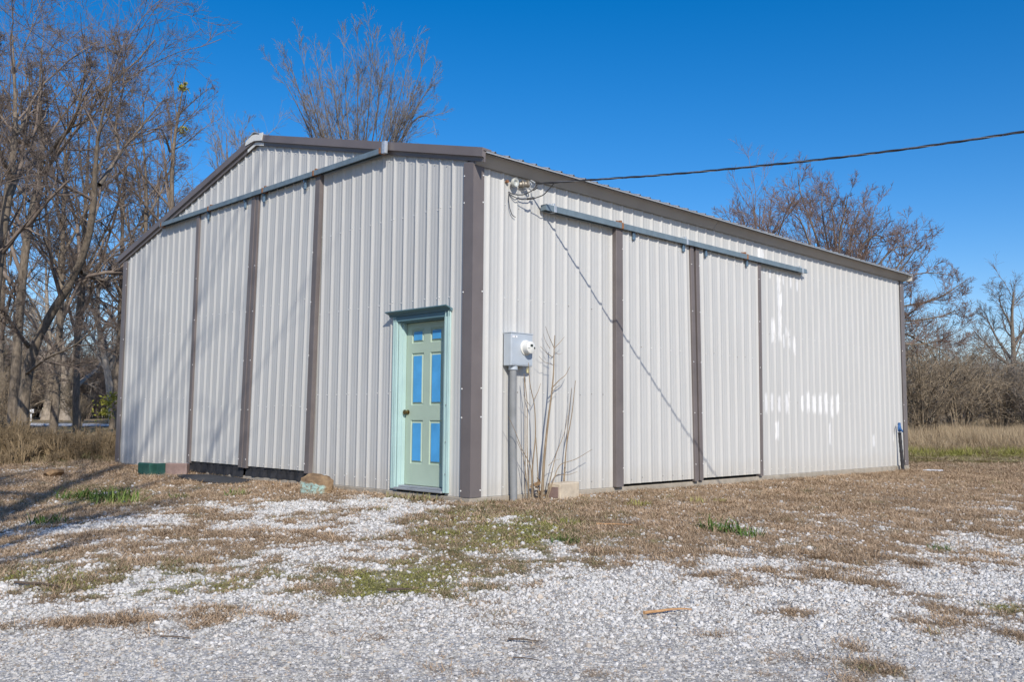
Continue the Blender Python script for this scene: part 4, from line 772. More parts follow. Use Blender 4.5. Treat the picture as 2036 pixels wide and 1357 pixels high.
def tubes(groups):
    VV = []; QQ = []; off = 0
    for P, Rr, sides in groups:
        Bn, n = P.shape[:2]
        if Bn == 0: continue
        T = np.gradient(P, axis=1); T /= np.linalg.norm(T, axis=2, keepdims=True)+1e-9
        ref = np.where(abs(T[:, :1, 2:3]) < .85, [[[0, 0, 1.0]]], [[[1.0, 0, 0]]]); U = np.cross(T, np.broadcast_to(ref, T.shape)); U /= np.linalg.norm(U, axis=2, keepdims=True)+1e-9; Vv = np.cross(T, U)
        a = np.arange(sides)*2*np.pi/sides
        ringv = P[:, :, None, :]+Rr[:, :, None, None]*(np.cos(a)[None, None, :, None]*U[:, :, None, :]+np.sin(a)[None, None, :, None]*Vv[:, :, None, :])
        VV.append(ringv.reshape(-1, 3)); ids = np.arange(Bn*n*sides).reshape(Bn, n, sides)+off; nx_ = np.roll(ids, -1, axis=2)
        QQ.append(np.stack([ids[:, :-1], nx_[:, :-1], nx_[:, 1:], ids[:, 1:]], -1).reshape(-1, 4)); off += Bn*n*sides
    return np.concatenate(VV), np.concatenate(QQ)
def resample(pts, rads, n):
    a = np.array(pts, float); d = np.concatenate([[0], np.cumsum(np.linalg.norm(np.diff(a, axis=0), axis=1))]); s = np.linspace(0, d[-1], n)
    p = np.stack([np.interp(s, d, a[:, k]) for k in range(3)], -1); r = np.interp(s, d, rads)
    for _ in range(2): p[1:-1] = (p[:-2]+2*p[1:-1]+p[2:])/4
    return p, r, d[-1]
def limbset(limbs, n=14):
    P, Rr, Ln = [], [], []
    for pts, rads in limbs:
        p, r, l = resample(pts, rads, n); P.append(p); Rr.append(r); Ln.append(l)
    return np.array(P), np.array(Rr), np.array(Ln)
def tree_meshes(name, limbs, spec, seed, tmat, cmat, trunk_levels=1):
    """limbs: guided trunk and boughs; spec: one tuple of grow arguments per order of branching"""
    rng = np.random.default_rng(seed); g = limbset(limbs); lv = [(g, 10)]
    cur = g
    for k, sp in enumerate(spec):
        cur = grow(cur, rng, *sp); lv.append((cur, 6 if k == 0 else (4 if k == 1 else 3)))
    tg = [(c[0], c[1], s) for c, s in lv[:1+trunk_levels-1]] if trunk_levels else []
    V, Q = tubes([(c[0], c[1], s) for c, s in lv[:trunk_levels]]); tm = quads_mesh(name+"_trunk", V, Q, True); tm.materials.append(tmat)
    V, Q = tubes([(c[0], c[1], s) for c, s in lv[trunk_levels:]]); cm = quads_mesh(name+"_crown", V, Q, True); cm.materials.append(cmat)
    return tm, cm
def put_tree(name, base, meshes, label, group=None, cat="tree"):
    o = empty(name, base); tag(o, label, cat, group); link("trunk", meshes[0], o); link("crown", meshes[1], o); return o
def guided(limbs, depth, wander=0.0, seed=0):
    """limbs as bearings at a distance: (list of (px, py, radius, ddepth))"""
    out = []
    for l in limbs: out.append(([tuple(at(p[0], p[1], depth+(p[3] if len(p) > 3 else 0))) for p in l], [p[2] for p in l]))
    return out
def gtree(name, depth, limbs, spec, seed, label, tmat, cmat, group=None, rs=.62):
    lm = [(a, [r*rs for r in b]) for a, b in guided(limbs, depth)]; b = lm[0][0][0]; z = float(gz(b[0], b[1])); lm[0][0][0] = (b[0], b[1], z-.15)
    ms = tree_meshes(name, lm, spec, seed, tmat, cmat); return put_tree(name, (b[0], b[1], z), ms, label, group)
SPEC = lambda a, b, c, d: [(a, .25, 1.0, (.4, 1.0), (.28, .55), .55, 8, .13, .03, .012), (b, .2, 1.0, (.4, 1.0), (.3, .6), .55, 6, .15, .03, .006), (c, .15, 1.0, (.4, 1.0), (.35, .65), .6, 4, .17, .03, .0045), (d, .1, 1.0, (.35, .9), (.35, .7), .7, 3, .16, .03, .0038)]
GL = "tall bare trees left of the barn"
gtree("bare_tree", 22, [[(42, 890, .26), (48, 768, .21, .1), (57, 680, .19, .2), (84, 642, .175, .3), (126, 592, .16, .3), (161, 542, .15, 0), (180, 479, .135, -.3), (191, 402, .12, -.4), (197, 368, .11, -.4), (186, 333, .085, -.6), (188, 276, .065, -.9), (200, 230, .045, -1.1), (225, 150, .02, -1.3)],
      [(197, 368, .10, -.4), (214, 345, .08, .1), (237, 306, .07, .6), (255, 283, .06, .9), (320, 205, .02, 1.6)], [(237, 306, .06, .6), (228, 250, .045, 1.2), (245, 180, .03, 1.5), (248, 110, .012, 1.6)],
      [(161, 542, .09, 0), (205, 560, .07, 1.0), (245, 540, .05, 1.6)], [(57, 690, .09, .2), (20, 640, .06, -.8), (-20, 560, .03, -1.4)], [(50, 745, .06, .1), (95, 710, .05, -1.0), (150, 690, .03, -1.6), (200, 640, .015, -1.8)]],
      SPEC(11, 8, 6, 5), 101, "nearest left tree with trunk leaning right toward barn", M['bark'], M['twig'], GL)
gtree("bare_tree", 25, [[(22, 885, .25), (30, 760, .22), (34, 700, .2), (40, 590, .19), (50, 494, .17), (57, 414, .16), (73, 371, .15, .2), (92, 325, .135, .4), (101, 303, .13, .4), (86, 268, .09, .9), (77, 222, .075, 1.2), (71, 191, .06, 1.4), (80, 130, .035, 1.6), (88, 60, .012, 1.8)],
      [(101, 303, .11, .4), (119, 276, .085, -.2), (145, 252, .07, -.6), (160, 200, .045, -1.0), (172, 120, .015, -1.3)], [(57, 400, .08, .2), (20, 350, .05, 1.2), (-20, 320, .02, 2.0)], [(92, 325, .07, .4), (55, 300, .05, -1.0), (40, 240, .03, -1.6), (45, 150, .012, -2)], [(145, 252, .05, -.6), (185, 235, .035, -1.4), (215, 180, .014, -2)]],
      SPEC(11, 8, 6, 5), 102, "left tree with upright trunk forking high beside leaning tree", M['bark'], M['twig'], GL)
gtree("bare_tree", 19, [[(-22, 930, .22), (-18, 700, .19), (-8, 540, .17), (0, 475, .155), (12, 430, .15), (17, 383, .14), (29, 356, .13), (25, 318, .11), (33, 268, .09, .2), (36, 230, .075, .4), (28, 160, .05, .5), (24, 60, .018, .6)], [(29, 356, .08), (0, 310, .06, -.6), (-20, 220, .035, -1), (-15, 120, .012, -1.2)], [(33, 268, .06, .2), (60, 220, .04, .9), (58, 150, .02, 1.3)]],
      SPEC(11, 8, 6, 5), 103, "leftmost tree, its crooked trunk cut by the picture edge", M['bark'], M['twig'], GL)
def mid_tree(seed):
    rr_ = random.Random(seed); lm = [([(0, 0, -.3), (rr_.uniform(-.2, .2), .1, 2.8), (rr_.uniform(-.3, .3), .1, 5.5), (rr_.uniform(-.4, .4), 0, 9), (rr_.uniform(-.3, .5), .1, 12)], [.15, .12, .095, .05, .01])]
    for k in range(6):
        a_ = k*2.4+rr_.random(); z0 = 3.4+.95*k; o1, o2 = rr_.uniform(.4, .7), rr_.uniform(.8, 1.5)
        lm.append(([(0, .05, z0), (math.cos(a_)*o1, math.sin(a_)*o1, z0+1.4), (math.cos(a_)*o2, math.sin(a_)*o2, min(11.5, z0+rr_.uniform(2.6, 4.2)))], [.05, .035, .009]))
    return tree_meshes("mid_tree", lm, SPEC(9, 7, 6, 4), seed, M['bark'], M['twig'])
MT = [mid_tree(511), mid_tree(512)]
for i, (px, dp, top, sd, lab) in enumerate(((112, 31, 175, 1, "mid-distance bare tree between the two forked left trees"), (160, 34, 150, 2, "mid-distance bare tree behind the leaning tree's crown"), (268, 33, 190, 3, "mid-distance bare tree left of the slender mistletoe tree"), (228, 37, 250, 4, "smaller bare tree behind the barn's left eave"), (8, 33, 110, 5, "mid-distance bare tree behind the leftmost trunks"), (300, 40, 300, 6, "low bare tree above the barn's left roof slope"))):
    x, y = QW(dp, (px-1018)/FPX*dp); z = float(gz(x, y)); h = .895+(833-top)*dp/FPX-z; o = empty("bare_tree", (x, y, z)); tag(o, lab, "tree", GL); o.rotation_euler = (0, 0, i*1.9); o.scale = (1, 1, h/12)
    for nm, me in zip(("trunk", "crown"), MT[i % 2]): c = bpy.data.objects.new(nm, me); COL.objects.link(c); c.parent = o
FS = SPEC(10, 8, 5, 4)
gtree("bare_tree", 50, [[(130, 842, .42), (130, 815, .27), (129, 775, .24), (125, 720, .2), (118, 640, .15), (122, 560, .1), (128, 470, .03)], [(133, 795, .18), (150, 770, .16), (170, 752, .12, 1), (195, 735, .07, 2), (215, 690, .03, 2)], [(131, 780, .18), (146, 735, .15, -1), (152, 660, .1, -2), (165, 560, .03, -2)]], FS, 104, "far pale tree with flared roots and low fork, left background", M['bark_pale'], M['twig_grey'], "far pale trees", .95)
gtree("bare_tree", 50, [[(92, 842, .38), (94, 815, .26), (98, 780, .24), (103, 735, .2), (95, 650, .14), (92, 560, .07), (90, 480, .03)], [(101, 755, .14), (80, 690, .1, 1), (65, 600, .04, 2)]], FS, 105, "far pale tree just left of the flared one", M['bark_pale'], M['twig_grey'], "far pale trees", .95)
gtree("bare_tree", 44, [[(226, 838, .24), (221, 790, .2), (214, 740, .17), (205, 690, .15), (192, 640, .12), (196, 560, .08), (205, 470, .03)], [(214, 740, .1), (232, 690, .07, 1), (240, 610, .03, 1.5)], [(200, 670, .09), (180, 600, .05, -1), (170, 520, .02, -1.5)]], FS, 106, "grey tree whose trunk stands close to the barn's left corner", M['bark_pale'], M['twig_grey'], "far pale trees", .95)
gtree("bare_tree", 34, [[(338, 850, .2), (340, 600, .17), (341, 420, .145), (342, 340, .125), (338, 302, .115), (346, 270, .085, .3), (352, 232, .07, .4), (362, 205, .05, .4), (368, 170, .03, .3), (371, 128, .01, .2)], [(338, 302, .08), (330, 275, .05, -.5), (322, 258, .03, -.8), (313, 248, .012, -1)], [(340, 300, .05, .2), (362, 290, .04, .8), (390, 268, .025, 1.4), (425, 238, .008, 1.8)], [(354, 230, .045, .4), (380, 205, .03, -.3), (415, 175, .01, -.6)], [(346, 270, .05, .3), (375, 235, .03, .2), (408, 200, .012, .1), (412, 160, .006, .1)], [(352, 235, .04, .4), (345, 190, .02, .9), (343, 150, .008, 1)]],
      [(7, .2, 1.0, (.3, .8), (.22, .42), .5, 7, .1, .06, .010), (5, .2, 1.0, (.3, .8), (.3, .55), .55, 5, .12, .06, .006), (4, .15, 1.0, (.3, .8), (.35, .65), .6, 4, .12, .05, .0045)], 107, "slender bare tree with mistletoe clumps just left of the barn roof", M['bark'], M['twig'])
def leafball(name, c, r, n, mat, label, cat, seed, size=.06, squash=1.0):
    rng = np.random.default_rng(seed); d = rng.normal(size=(n, 3)); d /= np.linalg.norm(d, axis=1, keepdims=True); k_ = rng.normal(0, .55, (5, 3)); p = np.array(c)+r*(k_[rng.integers(0, 5, n)]+d*np.abs(rng.normal(0, .45, (n, 1))))*np.array([1, 1, squash])
    a = rng.normal(size=(n, 3)); a /= np.linalg.norm(a, axis=1, keepdims=True); b = np.cross(a, rng.normal(size=(n, 3))); b /= np.linalg.norm(b, axis=1, keepdims=True)
    s = size*rng.uniform(.6, 1.3, (n, 1)); V = np.stack([p-a*s, p+b*s*.45, p+a*s, p-b*s*.45], 1).reshape(-1, 3)
    o = link(name, quads_mesh(name, V, np.arange(4*n).reshape(n, 4)), None, mat); return tag(o, label, cat)
leafball("mistletoe", at(362, 173, 34.4), .16, 260, M['yellow_green'], "yellow mistletoe ball near top of slender tree", "mistletoe", 1, .06)
leafball("mistletoe", at(362, 258, 34.6), .2, 160, M['yellow_green'], "sparse lower mistletoe clump in slender tree", "mistletoe", 2, .06)
# vase-shaped tree behind the ridge
rng0 = random.Random(8); vl = [[(705, 850, .3), (705, 600, .25), (707, 470, .22), (708, 400, .18)]]
tops = [(560, 150), (575, 118), (600, 105), (628, 112), (655, 88), (683, 96), (712, 74), (742, 72), (765, 90), (790, 96), (815, 105), (842, 120), (862, 165), (868, 250)]
for i, (tx, ty) in enumerate(tops):
    u = (tx-708)/160; dd = rng0.uniform(-2.2, 2.2)
    vl.append([(708, 400-rng0.uniform(0, 25), .085), (708+u*75, 315, .06, dd*.35), (708+u*115, 230, .042, dd*.7), (tx-u*12, (ty+230)/2-20, .026, dd*.9), (tx, ty, .006, dd)])
for i in range(8):
    u = rng0.uniform(-1, 1); dd = rng0.uniform(-3, 3); vl.append([(708, 390, .07), (708+u*70, 320, .05, dd*.4), (708+u*105, 250, .03, dd*.8), (708+u*135, 175+abs(u)*20, .006, dd)])
gtree("bare_tree", 31, vl, [(12, .15, .98, (.15, .5), (.18, .36), .5, 7, .05, .05, .006), (7, .2, 1.0, (.25, .65), (.3, .6), .55, 5, .09, .05, .0048), (5, .15, 1.0, (.25, .7), (.35, .7), .6, 3, .1, .04, .0042)], 108, "fan-shaped bare tree rising behind the barn ridge", M['bark'], M['twig_grey'], None, .4)
for px, py, dp, sd, lab in ((452, 245, 44, 1, "faint bare tree behind roof between slender tree and ridge"), (500, 250, 47, 2, "faint bare tree directly behind the barn's peak cap")):
    gtree("bare_tree", dp, [[(px, 850, .2), (px, 500, .15), (px+3, 380, .1), (px-2, py+20, .02)], [(px, 430, .07), (px+22, 340, .05, 1), (px+30, py+12, .01, 1)], [(px, 430, .07), (px-18, 340, .05, -1), (px-26, py+25, .01, -1)]], [(10, .3, 1, (.3, .8), (.2, .4), .5, 7, .1, .05, .01), (7, .2, 1, (.3, .8), (.3, .55), .55, 5, .12, .05, .007), (5, .15, 1, (.3, .8), (.35, .6), .6, 4, .12, .04, .006)], 120+sd, lab, M['bark'], M['twig_grey'], "faint trees behind the roof")
# knotty fruit tree behind the far end of the barn
fl = [[(1700, 850, .28), (1700, 720, .24), (1698, 640, .2)]]
for pts in ([(1670, 560), (1660, 450), (1668, 380), (1662, 345)], [(1700, 560), (1720, 470), (1715, 410), (1718, 365)], [(1640, 570), (1590, 500), (1540, 440), (1500, 420)], [(1735, 600), (1770, 540), (1790, 500), (1795, 455)], [(1640, 560), (1600, 470), (1575, 400), (1545, 380)], [(1650, 560), (1610, 440), (1570, 350), (1562, 300)], [(1660, 560), (1635, 460), (1615, 380), (1612, 335)], [(1672, 560), (1650, 450), (1640, 390), (1622, 330)], [(1690, 560), (1680, 470), (1690, 400), (1685, 372)], [(1700, 580), (1705, 480), (1740, 430), (1738, 440)],
            [(1715, 600), (1740, 520), (1775, 480), (1812, 462)], [(1720, 610), (1760, 560), (1790, 520), (1800, 490)], [(1725, 630), (1780, 610), (1840, 600), (1880, 570), (1893, 555)], [(1730, 640), (1800, 640), (1860, 630), (1895, 610)], [(1690, 600), (1570, 520), (1480, 450), (1440, 430)], [(1690, 610), (1580, 540), (1500, 490), (1460, 440)], [(1730, 660), (1800, 690), (1850, 680), (1890, 655)], [(1720, 650), (1790, 660), (1830, 690), (1870, 700)], [(1725, 620), (1770, 570), (1810, 540), (1850, 545)]):
    pts = [(p_[0]+8*k_, p_[1]+(14*k_ if p_[1] < 480 else 0)) for k_, p_ in enumerate(pts)]; dd = rng0.uniform(-1.8, 1.8); n = len(pts); fl.append([(1698, 645, .10)]+[(p[0], p[1], .075*(1-(i+.6)/n)+.008, dd*(i+1)/n) for i, p in enumerate(pts)])
gtree("bare_tree", 26, fl, [(13, .15, 1.0, (.3, 1.0), (.18, .42), .5, 7, .11, .12, .007), (9, .1, 1.0, (.4, 1.1), (.3, .6), .55, 5, .14, .08, .005), (8, .1, 1.0, (.4, 1.1), (.3, .7), .6, 3, .12, .05, .005)], 109, "knotty bare tree with upright shoots behind right end of barn", M['bark'], M['twig_red'], None, .5)
gtree("bare_tree", 40, [[(1510, 850, .2), (1510, 600, .16), (1508, 500, .12), (1500, 440, .06), (1498, 385, .012)], [(1510, 560, .08), (1470, 470, .05, 1), (1440, 420, .012, 2)], [(1510, 560, .08), (1550, 460, .05, -1), (1570, 400, .012, -2)], [(1510, 520, .06), (1530, 440, .04, 1), (1535, 385, .01, 2)], [(1510, 540, .06), (1480, 450, .04, -1), (1470, 400, .01, -2)]], [(12, .3, 1, (.3, .8), (.2, .42), .5, 7, .1, .05, .009), (8, .2, 1, (.3, .8), (.3, .6), .55, 5, .12, .05, .0065), (6, .15, 1, (.3, .8), (.35, .65), .6, 4, .12, .04, .0055)], 131, "faint bare tree behind eave left of the knotty tree", M['bark'], M['twig_red'])
gtree("bare_tree", 60, [[(2012, 850, .3), (2014, 760, .26), (2016, 690, .22), (2010, 640, .16), (2015, 590, .08), (2018, 565, .02)], [(2015, 720, .16), (1985, 680, .11, 1), (1965, 640, .06, 2), (1955, 610, .015, 2)], [(2015, 730, .15), (1980, 710, .08, -2), (1945, 660, .02, -3)], [(2016, 690, .15), (2045, 640, .1, 1), (2070, 590, .03, 2)], [(2012, 650, .1), (1990, 610, .06, -1), (1985, 580, .015, -2)], [(2014, 740, .1), (2060, 700, .06, -2), (2090, 640, .02, -3)]], [(12, .2, 1, (.4, .9), (.25, .48), .5, 7, .12, .04, .012), (9, .2, 1, (.4, .9), (.3, .6), .55, 5, .13, .03, .008), (7, .15, 1, (.4, .9), (.35, .65), .6, 3, .12, .03, .007)], 110, "rounded bare tree at far right edge beyond the thicket", M['bark'], M['twig'])
# brush: arching many-stemmed bushes, a few moulds copied about
def bush_mesh(name, seed, h, spread, n, mat, spec=None):
    rng = np.random.default_rng(seed); lm = []
    for i in range(n):
        a = rng.uniform(0, 2*np.pi); out = rng.uniform(.3, 1)*spread; hh = h*rng.uniform(.6, 1.05)*(1.1-.35*out/spread); pts = []; b = rng.uniform(0, .3)
        for k in range(6):
            u = k/5; pts.append((math.cos(a)*(b+out*u**1.5), math.sin(a)*(b+out*u**1.5), hh*(1-(1-u)**1.7)+.15*rng.normal()*u-(.25*hh*max(0, u-.7) if rng.random() < .5 else 0)))
        lm.append((pts, [.03*(1-.75*k/5)*rng.uniform(.6, 1.3) for k in range(6)]))
    ms = tree_meshes(name, lm, spec or [(8, .15, 1, (.3, 1.1), (.2, .45), .5, 6, .16, .01, .009), (6, .1, 1, (.4, 1.2), (.3, .6), .6, 5, .16, .01, .007), (4, .1, 1, (.4, 1.2), (.35, .65), .7, 4, .15, .0, .006)], seed, mat, mat); return ms
BM = [bush_mesh("brush_a", 201, 3.8, 2.5, 20, M['twig_tan']), bush_mesh("brush_b", 202, 3.2, 2.4, 20, M['twig_tan']), bush_mesh("brush_c", 203, 5.2, 2.8, 20, M['twig_grey'])]
def put_bush(px, depth, k, sc, rz, label, group):
    x, y = QW(depth, (px-1018)/FPX*depth); o = empty("bare_bush", (x, y, float(gz(x, y))-.05)); tag(o, label, "bush", group); o.rotation_euler = (0, 0, rz); o.scale = (sc, sc, sc)
    for nm, me in zip(("trunk", "crown"), BM[k]): c = bpy.data.objects.new("stems" if nm == "trunk" else "crown", me); COL.objects.link(c); c.parent = o
    return o
TH = "brush thicket on the right"
for i, (px, dp, k, sc, lab) in enumerate(((1835, 30, 0, 1.05, "tangled grey bush right beside the barn's far corner"), (1905, 33, 1, 1.2, "tangled bush second from the barn's far corner"), (1985, 34, 0, 1.0, "tangled bush in front of rounded far right tree"), (2060, 33, 2, .75, "tangled bush cut by the right picture edge"), (1875, 38, 2, .98, "taller pale bush behind the thicket's left part"), (1955, 42, 2, .85, "taller pale bush behind the thicket's middle"), (1800, 38, 2, 1.0, "tall bush half hidden by the barn's right end"), (2110, 40, 0, 1.1, "bush just beyond the right picture edge"))): put_bush(px, dp, k, sc, i*1.3, lab, TH)
LBG = "brush among the left trees"
for i, (px, dp, k, sc, lab) in enumerate(((20, 30, 1, .9, "brown bush at foot of the leftmost tree"), (-60, 34, 0, 1.2, "brush just beyond the left picture edge"), (65, 56, 2, 1.2, "far brown brush left of the flared pale tree"), (120, 60, 0, 1.5, "far brown brush behind the flared pale tree"), (180, 57, 2, 1.15, "far brown brush right of the flared pale tree"), (235, 58, 0, 1.4, "far brown brush behind barn's left corner"), (0, 58, 2, 1.35, "far brown brush behind the leftmost trunks"), (300, 60, 2, 1.2, "far brush hidden behind the barn's left wall"), (160, 38, 1, .6, "low brown bush in the meadow left of barn"))): put_bush(px, dp, k, sc, i*1.7+.4, lab, LBG)
# far woods: one mass of bare crowns round the fields
fw = tree_meshes("woods", [([(0, 0, -.2), (.1, .1, 3), (0, .3, 6), (.3, .2, 9.5)], [.22, .18, .12, .03]), ([(.05, .1, 3), (1.2, .5, 5.5), (1.8, .8, 8.5)], [.12, .08, .02]), ([(.05, .1, 3.4), (-1.1, -.4, 6), (-1.6, -.9, 8.6)], [.12, .08, .02]), ([(0, 0, 2), (-.5, 1.2, 4), (-.8, 2, 7)], [.1, .07, .02])], [(12, .15, 1, (.4, 1), (.22, .45), .5, 6, .13, .03, .02), (8, .2, 1, (.4, 1), (.3, .6), .6, 4, .14, .03, .014), (5, .15, 1, (.4, 1), (.35, .65), .7, 3, .12, .02, .012)], 301, M['twig_grey'], M['twig_grey'], 2)
def merged(ms, name):
    vs, fs, off = [], [], 0
    for me in ms:
        a = np.zeros(len(me.vertices)*3); me.vertices.foreach_get("co", a); b = np.zeros(len(me.loops), np.int32); me.loops.foreach_get("vertex_index", b)
        vs.append(a.reshape(-1, 3)); fs.append(b.reshape(-1, 4)+off); off += len(me.vertices)
    return quads_mesh(name, np.concatenate(vs), np.concatenate(fs), True)
# ------------------------------------------------------------------ scattering
SRC = {}
def source(name, me, mat):
    o = bpy.data.objects.new(name, me)
    if len(me.materials) == 0: me.materials.append(mat)
    SRC[name] = o; return o
def scatter(name, pts, rot, scl, vid, sources, label, cat, kind="stuff"):
    n = len(pts); me = bpy.data.meshes.new(name); me.vertices.add(n); me.vertices.foreach_set("co", np.asarray(pts, np.float32).ravel())
    a = me.attributes.new("rot", 'FLOAT_VECTOR', 'POINT'); a.data.foreach_set("vector", np.asarray(rot, np.float32).ravel())
    a = me.attributes.new("scl", 'FLOAT_VECTOR', 'POINT'); a.data.foreach_set("vector", np.asarray(scl, np.float32).ravel())
    a = me.attributes.new("vid", 'INT', 'POINT'); a.data.foreach_set("value", np.asarray(vid, np.int32))
    o = link(name, me); g = bpy.data.node_groups.new(name, 'GeometryNodeTree'); N = g.nodes
    g.interface.new_socket("Geometry", in_out='INPUT', socket_type='NodeSocketGeometry'); g.interface.new_socket("Geometry", in_out='OUTPUT', socket_type='NodeSocketGeometry')
    gi = N.new("NodeGroupInput"); go = N.new("NodeGroupOutput"); j = N.new("GeometryNodeJoinGeometry")
    ar = N.new("GeometryNodeInputNamedAttribute"); ar.data_type = 'FLOAT_VECTOR'; ar.inputs[0].default_value = "rot"
    asc = N.new("GeometryNodeInputNamedAttribute"); asc.data_type = 'FLOAT_VECTOR'; asc.inputs[0].default_value = "scl"
    av = N.new("GeometryNodeInputNamedAttribute"); av.data_type = 'INT'; av.inputs[0].default_value = "vid"
    for k, s in enumerate(sources):
        oi = N.new("GeometryNodeObjectInfo"); oi.inputs[0].default_value = s; ip = N.new("GeometryNodeInstanceOnPoints")
        cmp = N.new("FunctionNodeCompare"); cmp.data_type = 'INT'; cmp.operation = 'EQUAL'; cmp.inputs[3].default_value = k
        g.links.new(av.outputs[0], cmp.inputs[2]); g.links.new(gi.outputs[0], ip.inputs['Points']); g.links.new(cmp.outputs[0], ip.inputs['Selection'])
        g.links.new(oi.outputs['Geometry'], ip.inputs['Instance']); g.links.new(ar.outputs[0], ip.inputs['Rotation']); g.links.new(asc.outputs[0], ip.inputs['Scale']); g.links.new(ip.outputs[0], j.inputs[0])
    g.links.new(j.outputs[0], go.inputs[0]); md = o.modifiers.new("scatter", 'NODES'); md.node_group = g
    return tag(o, label, cat, None, kind)
def tuft(name, seed, n, h, spread, lean, w, mat, curl=.6):
    rng = np.random.default_rng(seed); V = []; T = []
    for i in range(n):
        a = rng.uniform(0, 2*np.pi); r = spread*math.sqrt(rng.random()); b = np.array([r*math.cos(a), r*math.sin(a), -.004]); d = rng.uniform(0, 2*np.pi); ll = rng.uniform(lean[0], lean[1]); hh = h*rng.uniform(.5, 1.1)
        ax = np.array([math.cos(d), math.sin(d), 0]); sd = np.array([-ax[1], ax[0], 0])*w*.5*rng.uniform(.7, 1.3)
        m1 = b+ax*math.sin(ll)*hh*.55+np.array([0, 0, math.cos(ll)*hh*.55]); l2 = min(ll+curl*rng.random(), 1.55); m2 = m1+ax*math.sin(l2)*hh*.45+np.array([0, 0, math.cos(l2)*hh*.45])
        k = len(V); V += [b-sd, b+sd, m1+sd*.8, m1-sd*.8, m2]; T += [(k, k+1, k+2), (k, k+2, k+3), (k+3, k+2, k+4)]
    return source(name, quads_mesh(name, V, T), mat)
rng = np.random.default_rng(77)
def pebble(seed):
    import bmesh
    r_ = random.Random(seed); bm = bmesh.new(); bmesh.ops.create_icosphere(bm, subdivisions=1, radius=1)
    pl = [(Vector((r_.gauss(0, 1), r_.gauss(0, 1), r_.gauss(0, 1))).normalized(), r_.uniform(.5, .8)) for _ in range(6)]
    for v in bm.verts:
        for n, d in pl:
            k = v.co.dot(n)
            if k > d: v.co -= n*(k-d)
        v.co *= r_.uniform(.9, 1.1)
    me = bpy.data.meshes.new("pebble"); bm.to_mesh(me); bm.free(); return source("pebble%d" % seed, me, M['stone'] if seed < 7 else M['stone_grey'])
PB = [pebble(i) for i in range(11)]
def sector(n, q0, q1, wl, wr, power=1.0):
    u = rng.random(n); q = (q0**(2-power)+(q1**(2-power)-q0**(2-power))*u)**(1/(2-power)) if power != 2 else q0*(q1/q0)**u
    w = rng.uniform(wl, wr, n)*q; o = CAM[:2]; f = np.array([_sy, _cy]); r = np.array([_cy, -_sy]); p = o+q[:, None]*f+w[:, None]*r; return p[:, 0], p[:, 1], q
def inside(x, y, m=0.0): return (x > -W-m) & (x < m) & (y > -m) & (y < L+m)
def onmat(x, y): return (((x+5.4)/.98)**2+((y+.40)/.32)**2 < 1) | (np.hypot(x+2.36, y+.46) < .17)
# loose gravel
x, y, q = sector(460000, 2.5, 17, -.84, .84, 1.15); g = grass_at(x, y); keep = (~inside(x, y, .04)) & ~onmat(x, y) & (rng.random(len(x)) < np.clip(1-g*.97, .06, 1))
x, y, q = x[keep], y[keep], q[keep]; z = gz(x, y); n = len(x)
s = rng.lognormal(0, .38, n)*.0086; s = np.clip(s, .003, .026)*np.clip(.62+.05*q, .82, 1.15); sc = s[:, None]*rng.uniform(.75, 1.25, (n, 3))*np.array([1.1, 1.1, 1.0])*np.stack([np.ones(n), np.ones(n), np.clip(.3+.09*q, .62, .85)], -1)
scatter("gravel", np.stack([x, y, z+s*np.clip((q-5.2)*.25, -.25, .2)], -1), np.stack([rng.normal(0, .5, n), rng.normal(0, .5, n), rng.uniform(0, 6.28, n)], -1), sc, np.where(rng.random(n) < np.clip(.85-(q+1.2*(fbm(x, y, 1.5, 83)-.5)-4.6)*.6, .08, .85), 7+rng.integers(0, 4, n), rng.integers(0, 7, n)), PB, "loose white limestone gravel over the yard", "gravel")
NG = n
# short dry grass
TD = [tuft("dry%d" % i, 10+i, 22, .052, .06, (.75, 1.5), .003, M['dry_grass'] if i < 2 else M['dry_grass_dark']) for i in range(4)]+[tuft("olive%d" % i, 20+i, 22, .045, .055, (.6, 1.5), .0032, M['dark_grass']) for i in range(2)]+[tuft("moss%d" % i, 30+i, 22, .022, .045, (.3, 1.4), .005, M['moss_grass']) for i in range(2)]
x, y, q = sector(235000, 2.6, 30, -.82, .82, 1.25); g = grass_at(x, y); gn = green_at(x, y); keep = (~inside(x, y, .0)) & ~onmat(x, y) & (rng.random(len(x)) < np.clip(g*1.05, .055, 1)); x, y, q, g, gn = x[keep], y[keep], q[keep], g[keep], gn[keep]; n = len(x); z = gz(x, y)
rv = rng.random(n); vid = np.where(gn*.9 > rv*.75+.12, np.where((mapval(GG, x, y, 1) > 4.6) & (rng.random(n) < .68), 6+rng.integers(0, 2, n), 4+rng.integers(0, 2, n)), rng.integers(0, 2, n)+2*(fbm(x, y, .8, 95)+.35*(rng.random(n)-.5) > .53))
s = rng.uniform(.6, 1.3, n)*np.clip(.55+.6*g, .5, 1.1)*np.clip(.7+.04*q, .8, 1.5)
rot = np.stack([rng.normal(0, .12, n), rng.normal(0, .12, n), rng.uniform(0, 6.28, n)], -1)
s *= .85+.3*(fbm(x, y, .9, 91) > .5)
scatter("dry_grass", np.stack([x, y, z], -1), rot, np.stack([s, s, s*rng.uniform(.7, 1.2, n)], -1), vid, TD, "short dry brown winter grass over the yard", "grass")
